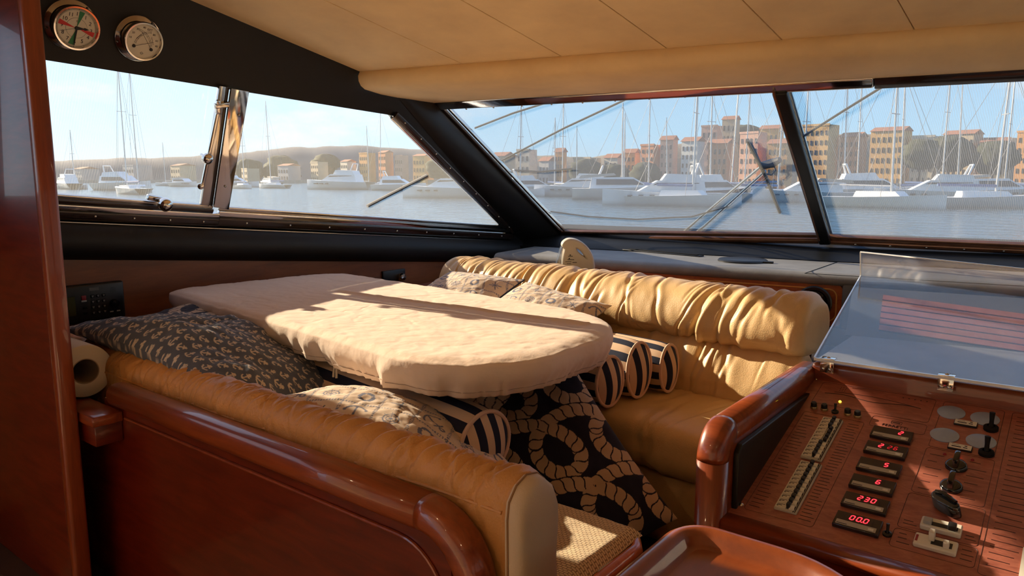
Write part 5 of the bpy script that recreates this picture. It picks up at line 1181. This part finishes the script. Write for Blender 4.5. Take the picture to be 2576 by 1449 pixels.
# trees
LEAF = mat('dark_foliage', (.055, .06, .025), .95, var=(.8, .5)); BARK = mat('bark', (.10, .07, .05), .9)
def tree(px, y, D, rad, label):
    c = axis_pt(px, D); zt = zat(y, D); o = bpy.data.objects.new('tree', None); link(o); o.location = (*c[:2], SEA+1); ORG[o.name] = np.zeros(3); tag(o, label, 'tree', 'trees along the shore')
    nu, nv = 22, 14; A, T = np.meshgrid(np.linspace(0, 2*math.pi, nu), np.linspace(0, math.pi, nv), indexing='ij')
    k = 1 + .45*fbm(A*2+px, T*3, int(px), 3)*np.sin(T); hh = zt - SEA - 1
    npmesh('crown', np.stack([rad*k*np.cos(A)*np.sin(T), rad*k*np.sin(A)*np.sin(T), hh - rad*.8 + rad*.8*k*np.cos(T)], -1), gfaces(nu, nv), LEAF, o)
    obj('trunk', B().tube([(0, 0, 0), (0, 0, max(.5, hh-rad))], .25, 7), BARK, o)
for i, (px, y, D, r) in enumerate([(1470, 400, 215, 4.5), (1540, 412, 212, 4), (1615, 408, 205, 4.2), (1855, 318, 262, 7), (1895, 328, 262, 5), (2290, 352, 200, 5), (2360, 345, 205, 6), (2470, 356, 198, 5.5), (640, 400, 500, 10), (720, 392, 510, 12), (830, 388, 500, 9), (1110, 398, 410, 7)]):
    tree(px, y, D, r, f'dark tree crown, {ORD[i]} of the shoreline trees')
# boats
HULLD = mat('dark_hull', (.03, .04, .07), .25, coat=.5); DGL = mat('boat_window', (.03, .035, .04), .1); SAILC = mat('blue_sail_cover', (.10, .16, .32), .8); MASTM = mat('aluminium_mast', (.60, .58, .55), .35, metal=.4); RIGM = mat('rigging_wire', (.30, .28, .26), .5)
CANV = mat('beige_canvas', (.50, .42, .33), .9)
def hull_mesh(Ln, bm_, fb, m, o, name='hull'):
    nx, nk = 15, 7; V = []
    for i in range(nx):
        t = i/(nx-1); x = -Ln/2 + Ln*t; w = bm_/2*(1 - max(0, (t-.45)/.55)**2.2)*(.92 + .08*min(1, t*4)); sheer = fb*(1 + .35*t**2)
        for k in range(nk):
            a = k/(nk-1); yy = -1 + 2*a; V.append((x + (1-abs(yy))*0, w*yy, sheer if k in (0, nk-1) else -.2 if 1 < k < nk-2 else sheer*.35 if k in (1, nk-2) else 0))
    deck = [tuple(range(0, nx*nk, nk)), ]
    npmesh(name, V, gfaces(nx, nk), m, o); V2 = []
    for i in range(nx): V2 += [V[i*nk], V[i*nk+nk-1]]
    npmesh('deck', V2, gfaces(nx, 2), GELC, o)
def boat_root(px, D, name, label, cat, group, hdg):
    c = axis_pt(px, D); o = bpy.data.objects.new(name, None); link(o); o.location = (*c[:2], SEA); o.rotation_euler = (0, 0, math.radians(hdg)); ORG[o.name] = np.zeros(3); return tag(o, label, cat, group)
def yacht(px, D, Ln, hdg, label, fly=True, hm=None):
    o = boat_root(px, D, 'motor_yacht', label, 'boat', 'motor yachts at their moorings', hdg); bm_, fb = Ln*.29, Ln*.10
    hull_mesh(Ln, bm_, fb, hm or GELC, o)
    obj('cabin', B().prism([(-Ln*.34, -bm_*.36, fb), (Ln*.22, -bm_*.36, fb*1.1), (Ln*.05, -bm_*.32, fb*2.05), (-Ln*.32, -bm_*.32, fb*2.0)], (0, bm_*.70, 0)), GELC, o, smooth=False)
    obj('cabin_window', B().prism([(-Ln*.28, -bm_*.375, fb*1.35), (Ln*.15, -bm_*.375, fb*1.35), (Ln*.06, -bm_*.345, fb*1.85), (-Ln*.28, -bm_*.345, fb*1.85)], (0, bm_*.72, 0)), DGL, o, smooth=False)
    for k in range(3): obj('porthole', B().box(Ln*(.08+.09*k), Ln*(.12+.09*k), -bm_*.47, bm_*.47, fb*.72, fb*.86), DGL, o, smooth=False)
    if fly:
        obj('flybridge', B().prism([(-Ln*.30, -bm_*.30, fb*2.0), (Ln*.02, -bm_*.30, fb*2.05), (-Ln*.02, -bm_*.28, fb*2.6), (-Ln*.28, -bm_*.28, fb*2.5)], (0, bm_*.6, 0)), GELC, o, smooth=False)
        obj('radar_arch', B().tube([(-Ln*.24, -bm_*.28, fb*2.4), (-Ln*.28, -bm_*.2, fb*3.4), (-Ln*.28, bm_*.2, fb*3.4), (-Ln*.24, bm_*.28, fb*2.4)], .14, 6), GELC, o)
    else: obj('canvas_top', B().prism([(-Ln*.44, -bm_*.3, fb*1.9), (-Ln*.1, -bm_*.3, fb*2.2), (-Ln*.12, -bm_*.28, fb*2.4), (-Ln*.42, -bm_*.28, fb*2.2)], (0, bm_*.6, 0)), CANV, o, smooth=False)
    return o
YB = [(860, 205, 20, -170, 'white flybridge yacht in the middle of the forward side window'), (690, 260, 15, 160, 'small white cruiser left of the big flybridge yacht, side window', ), (610, 250, 15, 30, 'white cruiser just right of the metal window post'), (1010, 190, 14, 20, 'white boat with beige canvas in the forward side window'), (1130, 120, 15, 200, 'white motor boat cut by the raked window edge'), (330, 190, 18, 10, 'white motor yacht with beige top in the aft side window'), (190, 210, 16, 165, 'white boat at the far left of the aft side window'), (480, 270, 14, 0, 'distant white boat near the sliding sash knob'),
      (1340, 150, 14, 40, 'white motor yacht at the left of the windscreen'), (1450, 128, 15, 200, 'second white motor yacht from the left in the windscreen'), (1570, 112, 16, 25, 'third white motor yacht in the windscreen, broadside'), (1660, 88, 14, 205, 'near white motor yacht in the middle of the left windscreen pane'), (1790, 105, 14, 60, 'white motor yacht left of the wiper'), (2010, 98, 13, 200, 'white motor yacht beside the windscreen post'), (2180, 110, 15, 20, 'white motor yacht right of the windscreen post'), (2330, 96, 14, 190, 'white motor yacht in the middle of the right pane'), (2480, 100, 15, 30, 'white motor yacht at the right edge of the windscreen')]
for i, a in enumerate(YB): yacht(*a[:5], fly=(i % 3 != 1), hm=HULLD if i == 12 else None)
def sailboat(px, ytop, D, Ln, hdg, label, lean=0, cover=True):
    o = boat_root(px, D, 'sailing_boat', label, 'sailboat', 'sailing boats with bare masts', hdg); fb = Ln*.085; hull_mesh(Ln, Ln*.3, fb, GELC, o)
    mh = zat(ytop, D) - SEA; lx = math.tan(math.radians(lean))*mh
    obj('coachroof', B().prism([(-Ln*.2, -Ln*.08, fb), (Ln*.2, -Ln*.08, fb), (Ln*.14, -Ln*.07, fb*1.6), (-Ln*.18, -Ln*.07, fb*1.6)], (0, Ln*.16, 0)), GELC, o, smooth=False)
    obj('mast', B().tube([(Ln*.08, 0, fb), (Ln*.08 + lx, 0, mh)], [.13, .09], 7), MASTM, o)
    obj('boom', B().tube([(Ln*.08, 0, fb*2.1), (-Ln*.36, 0, fb*2.2)], .16 if cover else .08, 7), SAILC if cover else MASTM, o)
    for x, y in ((Ln*.49, 0), (-Ln*.47, 0), (Ln*.06, Ln*.14), (Ln*.06, -Ln*.14)): obj('stay', B().tube([(x, y, fb), (Ln*.08 + lx, 0, mh*.97)], .025, 4), RIGM, o)
    obj('spreader', B().tube([(Ln*.08 + lx*.6, -Ln*.07, mh*.6), (Ln*.08 + lx*.6, Ln*.07, mh*.6)], .05, 5), MASTM, o)
SB = [(345, 150, 150, 13), (362, 170, 155, 12), (205, 330, 230, 11), (440, 360, 260, 11), (625, 300, 240, 11), (700, 260, 230, 12), (930, 320, 250, 11), (970, 280, 240, 12), (1296, 250, 150, 12), (1400, 300, 160, 11), (1405, 255, 148, 12), (1455, 320, 170, 11), (1545, 265, 140, 12), (1575, 290, 150, 11), (1612, 250, 135, 12), (1680, 300, 130, 11), (1712, 140, 105, 13), (1790, 180, 110, 13), (1812, 150, 115, 13), (1875, 160, 108, 13), (1925, 220, 120, 12), (2020, 180, 110, 13), (2090, 150, 105, 13), (2150, 190, 112, 12), (2200, 140, 100, 13), (2265, 170, 108, 12), (2330, 150, 104, 13), (2400, 180, 110, 12), (2455, 140, 100, 13), (2520, 190, 112, 12), (2566, 150, 102, 13)]
OR2 = ORD + ['twenty-fifth', 'twenty-sixth', 'twenty-seventh', 'twenty-eighth', 'twenty-ninth', 'thirtieth', 'thirty-first']
for i, (px, y, D, Ln) in enumerate(sorted(SB)): sailboat(px, y, D + 17*(i % 4) - 20, Ln, random.uniform(-30, 30) + (180 if i % 2 else 0), f'sailing boat with bare mast, {OR2[i]} mast from the left', lean=random.uniform(-2, 2), cover=i % 3 != 0)
# wiper on the outside of the glass, cords tied across the screen cloth
wp = thing('windscreen_wiper', 'black windscreen wiper parked upright on the left pane', 'wiper', ws(1925, 425, -.034), 0)
obj('blade', B().tube([ws(1880, 352, -.034), ws(1925, 440, -.036), ws(1962, 534, -.034)], .009, 8), BLACK, wp)
obj('blade_rail', B().tube([ws(1890, 362, -.042), ws(1915, 415, -.046), ws(1950, 500, -.042)], .006, 6), BLACK, wp)
for f in (0, 1): obj('arm', B().tube([ws(1915 + 10*f, 418 + 12*f, -.040), ws(1760 + 12*f, 548 + 20*f, -.036), ws(1712 + 25*f, 590 + 6*f, -.034)], .007, 7), STEEL, wp)
obj('blade_clip', B().tube([ws(1912, 418, -.045), ws(1945, 410, -.050), ws(1962, 402, -.050)], [.018, .022, .014], 8), BLACK, wp)
obj('washer_hose', B().tube([ws(1945, 412, -.045), ws(1952, 428, -.045), ws(1940, 440, -.045), ws(1920, 436, -.045)], .004, 6), BLACK, wp)
for nm, pts in (('upper dark cord stretched across the top corner of the left windscreen pane', ((1195, 322), (1290, 285), (1385, 255))), ('long dark cord running diagonally across the left windscreen pane', ((1262, 404), (1420, 322), (1596, 240))), ('dark cord across the right windscreen pane', ((2010, 350), (2120, 280), (2230, 212))), ('sagging dark cord along the left edge of the windscreen', ((1295, 428), (1360, 432), (1440, 424))), ('thin dark tube for a screen cloth crease low across the left pane', ((1385, 532), (1480, 545), (1600, 552), (1740, 545), (1830, 520)))):  # the lowest tube takes the place of a dark crease in the cloth
    o = obj('tie_cord', B().tube([ws(x, y, -.032) for x, y in pts], .0050, 6), RUBBER, at=tuple(ws(*pts[1], -.032))); tag(o, nm, 'cord', 'cords outside the windscreen')
bh = B().tube([PQ(*pq(936, 526), -.04), PQ(*pq(1086, 448), -.04)], .009, 7); o = obj('boat_hook', bh, CANV, at=tuple(PQ(*pq(1000, 490), -.04))); tag(o, 'thin boat hook leaning outside the forward side window', 'boat hook')
